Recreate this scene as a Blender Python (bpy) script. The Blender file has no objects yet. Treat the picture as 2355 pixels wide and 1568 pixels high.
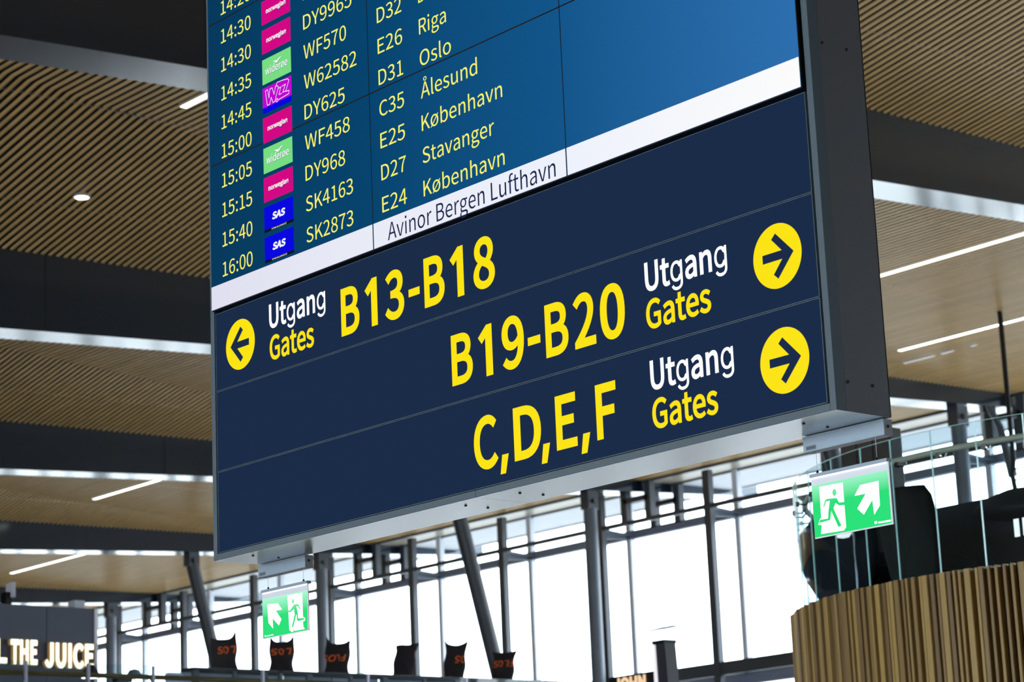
import bpy, bmesh, math, random, json
from mathutils import Vector, Matrix
random.seed(7)
C = bpy.context.collection
SC = bpy.context.scene

# ---------------------------------------------------------------- camera, sky, exposure
cam_d = bpy.data.cameras.new('camera'); cam = bpy.data.objects.new('camera', cam_d); C.objects.link(cam)
Rr = Vector((0.647305, 0.76106, -0.042236)); Ru = Vector((0.202516, -0.118297, 0.972108)); Rf = Vector((-0.734836, 0.637803, 0.230701))
M = Matrix((Rr, Ru, -Rf)).transposed().to_4x4(); M.translation = (8.887, -5.937, 1.6)
cam.matrix_world = M
cam_d.sensor_width = 36.0; cam_d.lens = 5543.06 / 2355.0 * 36.0
cam_d.clip_start = 0.1; cam_d.clip_end = 1000
cam_d.dof.use_dof = True; cam_d.dof.focus_distance = 9.6; cam_d.dof.aperture_fstop = 6.3
SC.camera = cam

SKY = 7.6
EXPO = 0.0
w = bpy.data.worlds.new('overcast'); SC.world = w; w.use_nodes = True
bg = w.node_tree.nodes['Background']; bg.inputs[0].default_value = (0.86, 0.93, 1.0, 1); bg.inputs[1].default_value = SKY
SC.view_settings.view_transform = 'Standard'; SC.view_settings.look = 'None'
SC.view_settings.exposure = EXPO; SC.view_settings.gamma = 1.0; SC.view_settings.use_curve_mapping = False
cy = SC.cycles
cy.max_bounces = 8; cy.diffuse_bounces = 4; cy.glossy_bounces = 4; cy.transparent_max_bounces = 24; cy.transmission_bounces = 4
cy.caustics_reflective = False; cy.caustics_refractive = False; cy.sample_clamp_indirect = 6.0
cy.use_denoising = True

# ---------------------------------------------------------------- materials
def lin(c):
    return tuple(((v/255)/12.92 if v/255 <= 0.04045 else ((v/255+0.055)/1.055)**2.4) for v in c)
MATS = {}
def mat(name, srgb, rough=0.6, metal=0.0, spec=0.5, noise=0.0, scale=8.0, stretch=(1,1,1), bump=0.0, coat=0.0):
    if name in MATS: return MATS[name]
    m = bpy.data.materials.new(name); m.use_nodes = True; nt = m.node_tree; b = nt.nodes['Principled BSDF']
    col = lin(srgb)
    b.inputs['Base Color'].default_value = (*col, 1); b.inputs['Roughness'].default_value = rough
    b.inputs['Metallic'].default_value = metal; b.inputs['Specular IOR Level'].default_value = spec
    b.inputs['Coat Weight'].default_value = coat; b.inputs['Coat Roughness'].default_value = 0.15
    if noise > 0 or bump > 0:
        g = nt.nodes.new('ShaderNodeNewGeometry'); mp = nt.nodes.new('ShaderNodeMapping'); mp.inputs['Scale'].default_value = stretch
        n = nt.nodes.new('ShaderNodeTexNoise'); n.inputs['Scale'].default_value = scale; n.inputs['Detail'].default_value = 4
        nt.links.new(g.outputs['Position'], mp.inputs['Vector']); nt.links.new(mp.outputs[0], n.inputs['Vector'])
        if noise > 0:
            r = nt.nodes.new('ShaderNodeMapRange'); r.inputs['To Min'].default_value = 1-noise; r.inputs['To Max'].default_value = 1+noise
            r.inputs['From Min'].default_value = 0.3; r.inputs['From Max'].default_value = 0.7
            mx = nt.nodes.new('ShaderNodeVectorMath'); mx.operation = 'SCALE'; mx.inputs[0].default_value = col
            nt.links.new(n.outputs['Fac'], r.inputs['Value']); nt.links.new(r.outputs[0], mx.inputs['Scale']); nt.links.new(mx.outputs[0], b.inputs['Base Color'])
        if bump > 0:
            bp = nt.nodes.new('ShaderNodeBump'); bp.inputs['Strength'].default_value = bump; bp.inputs['Distance'].default_value = 0.01
            nt.links.new(n.outputs['Fac'], bp.inputs['Height']); nt.links.new(bp.outputs[0], b.inputs['Normal'])
    MATS[name] = m; return m
def emat(name, srgb, strength=1.0, base=(4,4,4), rough=0.45, spec=0.02):
    if name in MATS: return MATS[name]
    m = mat(name, base, rough=rough, spec=spec); b = m.node_tree.nodes['Principled BSDF']
    b.inputs['Emission Color'].default_value = (*lin(srgb), 1); b.inputs['Emission Strength'].default_value = strength * 2**(-EXPO)
    return m
def gradient_emat(name, axis, stops, strength=1.0, base=(2,3,4), rough=0.5, spec=0.02):
    m = emat(name, (0,0,0), strength, base, rough, spec); nt = m.node_tree; b = nt.nodes['Principled BSDF']
    g = nt.nodes.new('ShaderNodeNewGeometry'); s = nt.nodes.new('ShaderNodeSeparateXYZ'); r = nt.nodes.new('ShaderNodeMapRange')
    lo, hi = stops[0][0], stops[-1][0]
    r.inputs['From Min'].default_value = lo; r.inputs['From Max'].default_value = hi
    cr = nt.nodes.new('ShaderNodeValToRGB')
    nt.links.new(g.outputs['Position'], s.inputs[0]); nt.links.new(s.outputs[axis], r.inputs['Value']); nt.links.new(r.outputs[0], cr.inputs['Fac'])
    el = cr.color_ramp.elements
    while len(el) < len(stops): el.new(0.5)
    for e, (p, c) in zip(el, stops): e.position = (p-lo)/(hi-lo)
    for e, (p, c) in zip(el, stops): e.color = (*lin(c), 1)
    nt.links.new(cr.outputs['Color'], b.inputs['Emission Color'])
    return m
def glassmat(name, tint=(0.93,0.97,0.97), refl=1.0):
    m = bpy.data.materials.new(name); m.use_nodes = True; nt = m.node_tree; nt.nodes.clear()
    o = nt.nodes.new('ShaderNodeOutputMaterial'); mx = nt.nodes.new('ShaderNodeMixShader'); t = nt.nodes.new('ShaderNodeBsdfTransparent')
    t.inputs[0].default_value = (*tint, 1); gl = nt.nodes.new('ShaderNodeBsdfGlossy'); gl.inputs['Roughness'].default_value = 0.02
    gl.inputs[0].default_value = (refl, refl, refl, 1)
    lw = nt.nodes.new('ShaderNodeLayerWeight'); lw.inputs['Blend'].default_value = 0.5
    pw = nt.nodes.new('ShaderNodeMath'); pw.operation = 'POWER'; pw.inputs[1].default_value = 5
    f = nt.nodes.new('ShaderNodeMapRange'); f.inputs['To Min'].default_value = 0.03; f.inputs['To Max'].default_value = 0.9
    nt.links.new(lw.outputs['Facing'], pw.inputs[0]); nt.links.new(pw.outputs[0], f.inputs['Value'])
    nt.links.new(f.outputs[0], mx.inputs[0]); nt.links.new(t.outputs[0], mx.inputs[1]); nt.links.new(gl.outputs[0], mx.inputs[2]); nt.links.new(mx.outputs[0], o.inputs[0])
    return m

M_SLAT = mat('oak_slat', (222,186,124), rough=0.34, noise=0.14, scale=1.0, stretch=(0.4,9,9), spec=0.55)
M_DARKV = mat('black_void', (10,11,12), rough=0.9)
M_BEAM = mat('charcoal_beam', (20,34,52), rough=0.13, noise=0.05, scale=1.5, spec=0.6, coat=0.6)
M_BEAM.node_tree.nodes['Principled BSDF'].inputs['Specular Tint'].default_value = (0.72, 0.88, 1.0, 1)
M_STEEL = mat('grey_steel', (98,108,124), rough=0.4, noise=0.04, scale=3)
M_STEELD = mat('dark_grey_steel', (66,72,82), rough=0.4, noise=0.04, scale=3)
M_MULL = mat('grey_mullion', (226,233,246), rough=0.4)
M_WGLASS = glassmat('window_glass', (0.95,0.98,0.99))
M_BGLASS = glassmat('balustrade_glass', (0.86,0.93,0.95))
M_EDGE = emat('glass_edge_green_glow', (120,190,195), 0.25, base=(200,236,236), rough=0.15, spec=0.8)  # rim brightness added as emission; the glass edge is no lamp
M_SOFFIT = mat('pale_soffit', (196,198,204), rough=0.6, noise=0.03, scale=5)
M_FLOOR = mat('grey_terrazzo', (184,177,168), rough=0.16, noise=0.06, scale=40)
M_WALL = mat('grey_wall', (120,120,124), rough=0.8, noise=0.04, scale=2)
M_GROUND = mat('apron_concrete', (172,172,170), rough=0.9, noise=0.1, scale=0.5)
M_FRAME = mat('blue_grey_frame', (70,88,99), rough=0.5, noise=0.03, scale=60)
M_SIDE = mat('charcoal_side', (88,91,97), rough=0.45, noise=0.04, scale=80)
M_ALU = mat('satin_aluminium', (205,207,212), rough=0.27, metal=1.0, noise=0.02, scale=200)
M_BOX = mat('pale_aluminium_box', (138,156,170), rough=0.45, metal=0.3, noise=0.03, scale=60)
M_SCREW = mat('black_screw', (25,26,30), rough=0.35, metal=0.6)
M_BLACK = mat('black_bezel', (8,9,11), rough=0.5, spec=0.3)
M_CHROME = mat('chrome', (210,212,216), rough=0.12, metal=1.0)
M_WIRE = mat('steel_wire', (120,124,130), rough=0.3, metal=0.9)
M_NAVY = emat('navy_film', (27,46,78), 0.82, base=(4,7,12), rough=0.6, spec=0.01)
M_NAVY2 = emat('navy_film_arrow', (27,46,78), 0.82, base=(4,7,12), rough=0.6, spec=0.01)
M_YEL = emat('lit_yellow', (255,230,0), 0.95, base=(40,35,0), rough=0.5, spec=0.08)
M_WHT = emat('lit_white', (255,255,255), 0.95, base=(120,120,120), rough=0.5)
M_THIN = mat('thin_aluminium_edge', (84,102,108), rough=0.4, metal=0.3)
M_SCR = gradient_emat('screen_blue_angle_glow', 0, [(0.0,(0,57,94)),(1.2,(0,68,112)),(2.4,(14,86,140)),(3.64,(44,112,178))], 0.95)  # rightward brightening is view-angle glow and reflection put into the emission colour
M_BAND = gradient_emat('screen_white_angle_glow', 0, [(0.0,(226,226,242)),(1.2,(236,238,250)),(2.4,(240,244,255)),(3.64,(255,255,255))], 0.97)  # same view-angle brightening painted into the white band
M_TYEL = emat('screen_yellow_text', (252,250,110), 0.95)
M_TNAVY = emat('screen_navy_text', (30,40,80), 0.8)
M_TWHT = emat('screen_white_text', (250,250,252), 0.95)

# ---------------------------------------------------------------- mesh helpers
class MB:
    def __init__(s): s.v = []; s.f = []; s.mi = []
    def add(s, vs, fs, mi=0):
        o = len(s.v); s.v += [tuple(v) for v in vs]; s.f += [tuple(i+o for i in f) for f in fs]; s.mi += [mi]*len(fs); return s
    def box(s, x0,x1,y0,y1,z0,z1, mi=0):
        return s.add([(x0,y0,z0),(x1,y0,z0),(x1,y1,z0),(x0,y1,z0),(x0,y0,z1),(x1,y0,z1),(x1,y1,z1),(x0,y1,z1)],
                     [(0,3,2,1),(4,5,6,7),(0,1,5,4),(1,2,6,5),(2,3,7,6),(3,0,4,7)], mi)
    def prism(s, poly, d, mi=0):      # poly: list of 3D points, d: offset vector
        n = len(poly); d = Vector(d)
        vs = [Vector(p) for p in poly] + [Vector(p)+d for p in poly]
        return s.add(vs, [tuple(range(n))[::-1], tuple(range(n,2*n))] + [(i,(i+1)%n,n+(i+1)%n,n+i) for i in range(n)], mi)
    def tube(s, pts, r, n=10, mi=0, r2=None):
        pts = [Vector(p) for p in pts]; rings = []
        for i, p in enumerate(pts):
            t = (pts[min(i+1,len(pts)-1)] - pts[max(i-1,0)]).normalized()
            a = t.orthogonal().normalized() if abs(t.z) < 0.99 else Vector((1,0,0))
            if abs(t.z) < 0.99: a = t.cross(Vector((0,0,1))).normalized()
            b = t.cross(a).normalized()
            rr = r if r2 is None else r + (r2-r)*i/(len(pts)-1)
            rings.append([p + a*math.cos(2*math.pi*k/n)*rr + b*math.sin(2*math.pi*k/n)*rr for k in range(n)])
        vs = [v for g in rings for v in g]; fs = []
        for i in range(len(pts)-1):
            for k in range(n): fs.append((i*n+k, i*n+(k+1)%n, (i+1)*n+(k+1)%n, (i+1)*n+k))
        fs.append(tuple(range(n))[::-1]); fs.append(tuple((len(pts)-1)*n+k for k in range(n)))
        return s.add(vs, fs, mi)
    def lathe(s, prof, c, n=20, mi=0, a0=0, a1=2*math.pi):
        full = abs(a1-a0-2*math.pi) < 1e-6; m = n if full else n+1
        vs = []; fs = []
        for (r, z) in prof:
            for k in range(m):
                a = a0+(a1-a0)*k/n; vs.append((c[0]+r*math.cos(a), c[1]+r*math.sin(a), c[2]+z))
        for i in range(len(prof)-1):
            for k in range(n):
                k2 = (k+1) % m; fs.append((i*m+k, i*m+k2, (i+1)*m+k2, (i+1)*m+k))
        return s.add(vs, fs, mi)
    def mesh(s, name, mats):
        me = bpy.data.meshes.new(name); me.from_pydata(s.v, [], s.f)
        for m in (mats if isinstance(mats,(list,tuple)) else [mats]): me.materials.append(m)
        me.polygons.foreach_set('material_index', s.mi); me.update(); return me
    def build(s, name, mats, parent=None, bevel=0, smooth=False):
        me = s.mesh(name, mats)
        o = link(name, me, parent)
        if bevel:
            b = o.modifiers.new('bevel','BEVEL'); b.width = bevel; b.segments = 2; b.limit_method = 'ANGLE'
        if smooth:
            for p in me.polygons: p.use_smooth = True
            me.set_sharp_from_angle(angle=math.radians(40))
        return o
def link(name, me, parent=None):
    o = bpy.data.objects.new(name, me); C.objects.link(o)
    if parent is not None: o.parent = parent
    return o
def empty(name, loc=(0,0,0)):
    # parts are modelled in world coordinates, so the empty keeps an identity transform with its display at the thing's base
    o = bpy.data.objects.new(name, None); C.objects.link(o); o.empty_display_size = 0.2; return o
def place(e, loc):
    # move the empty to the thing's base while its parts stay where they are
    e.location = loc
    for ch in e.children: ch.matrix_parent_inverse = Matrix.Translation(-Vector(loc))
def tag(o, label, cat, group=None, kind=None):
    o['label'] = label; o['category'] = cat
    if group: o['group'] = group
    if kind: o['kind'] = kind
    return o

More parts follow.
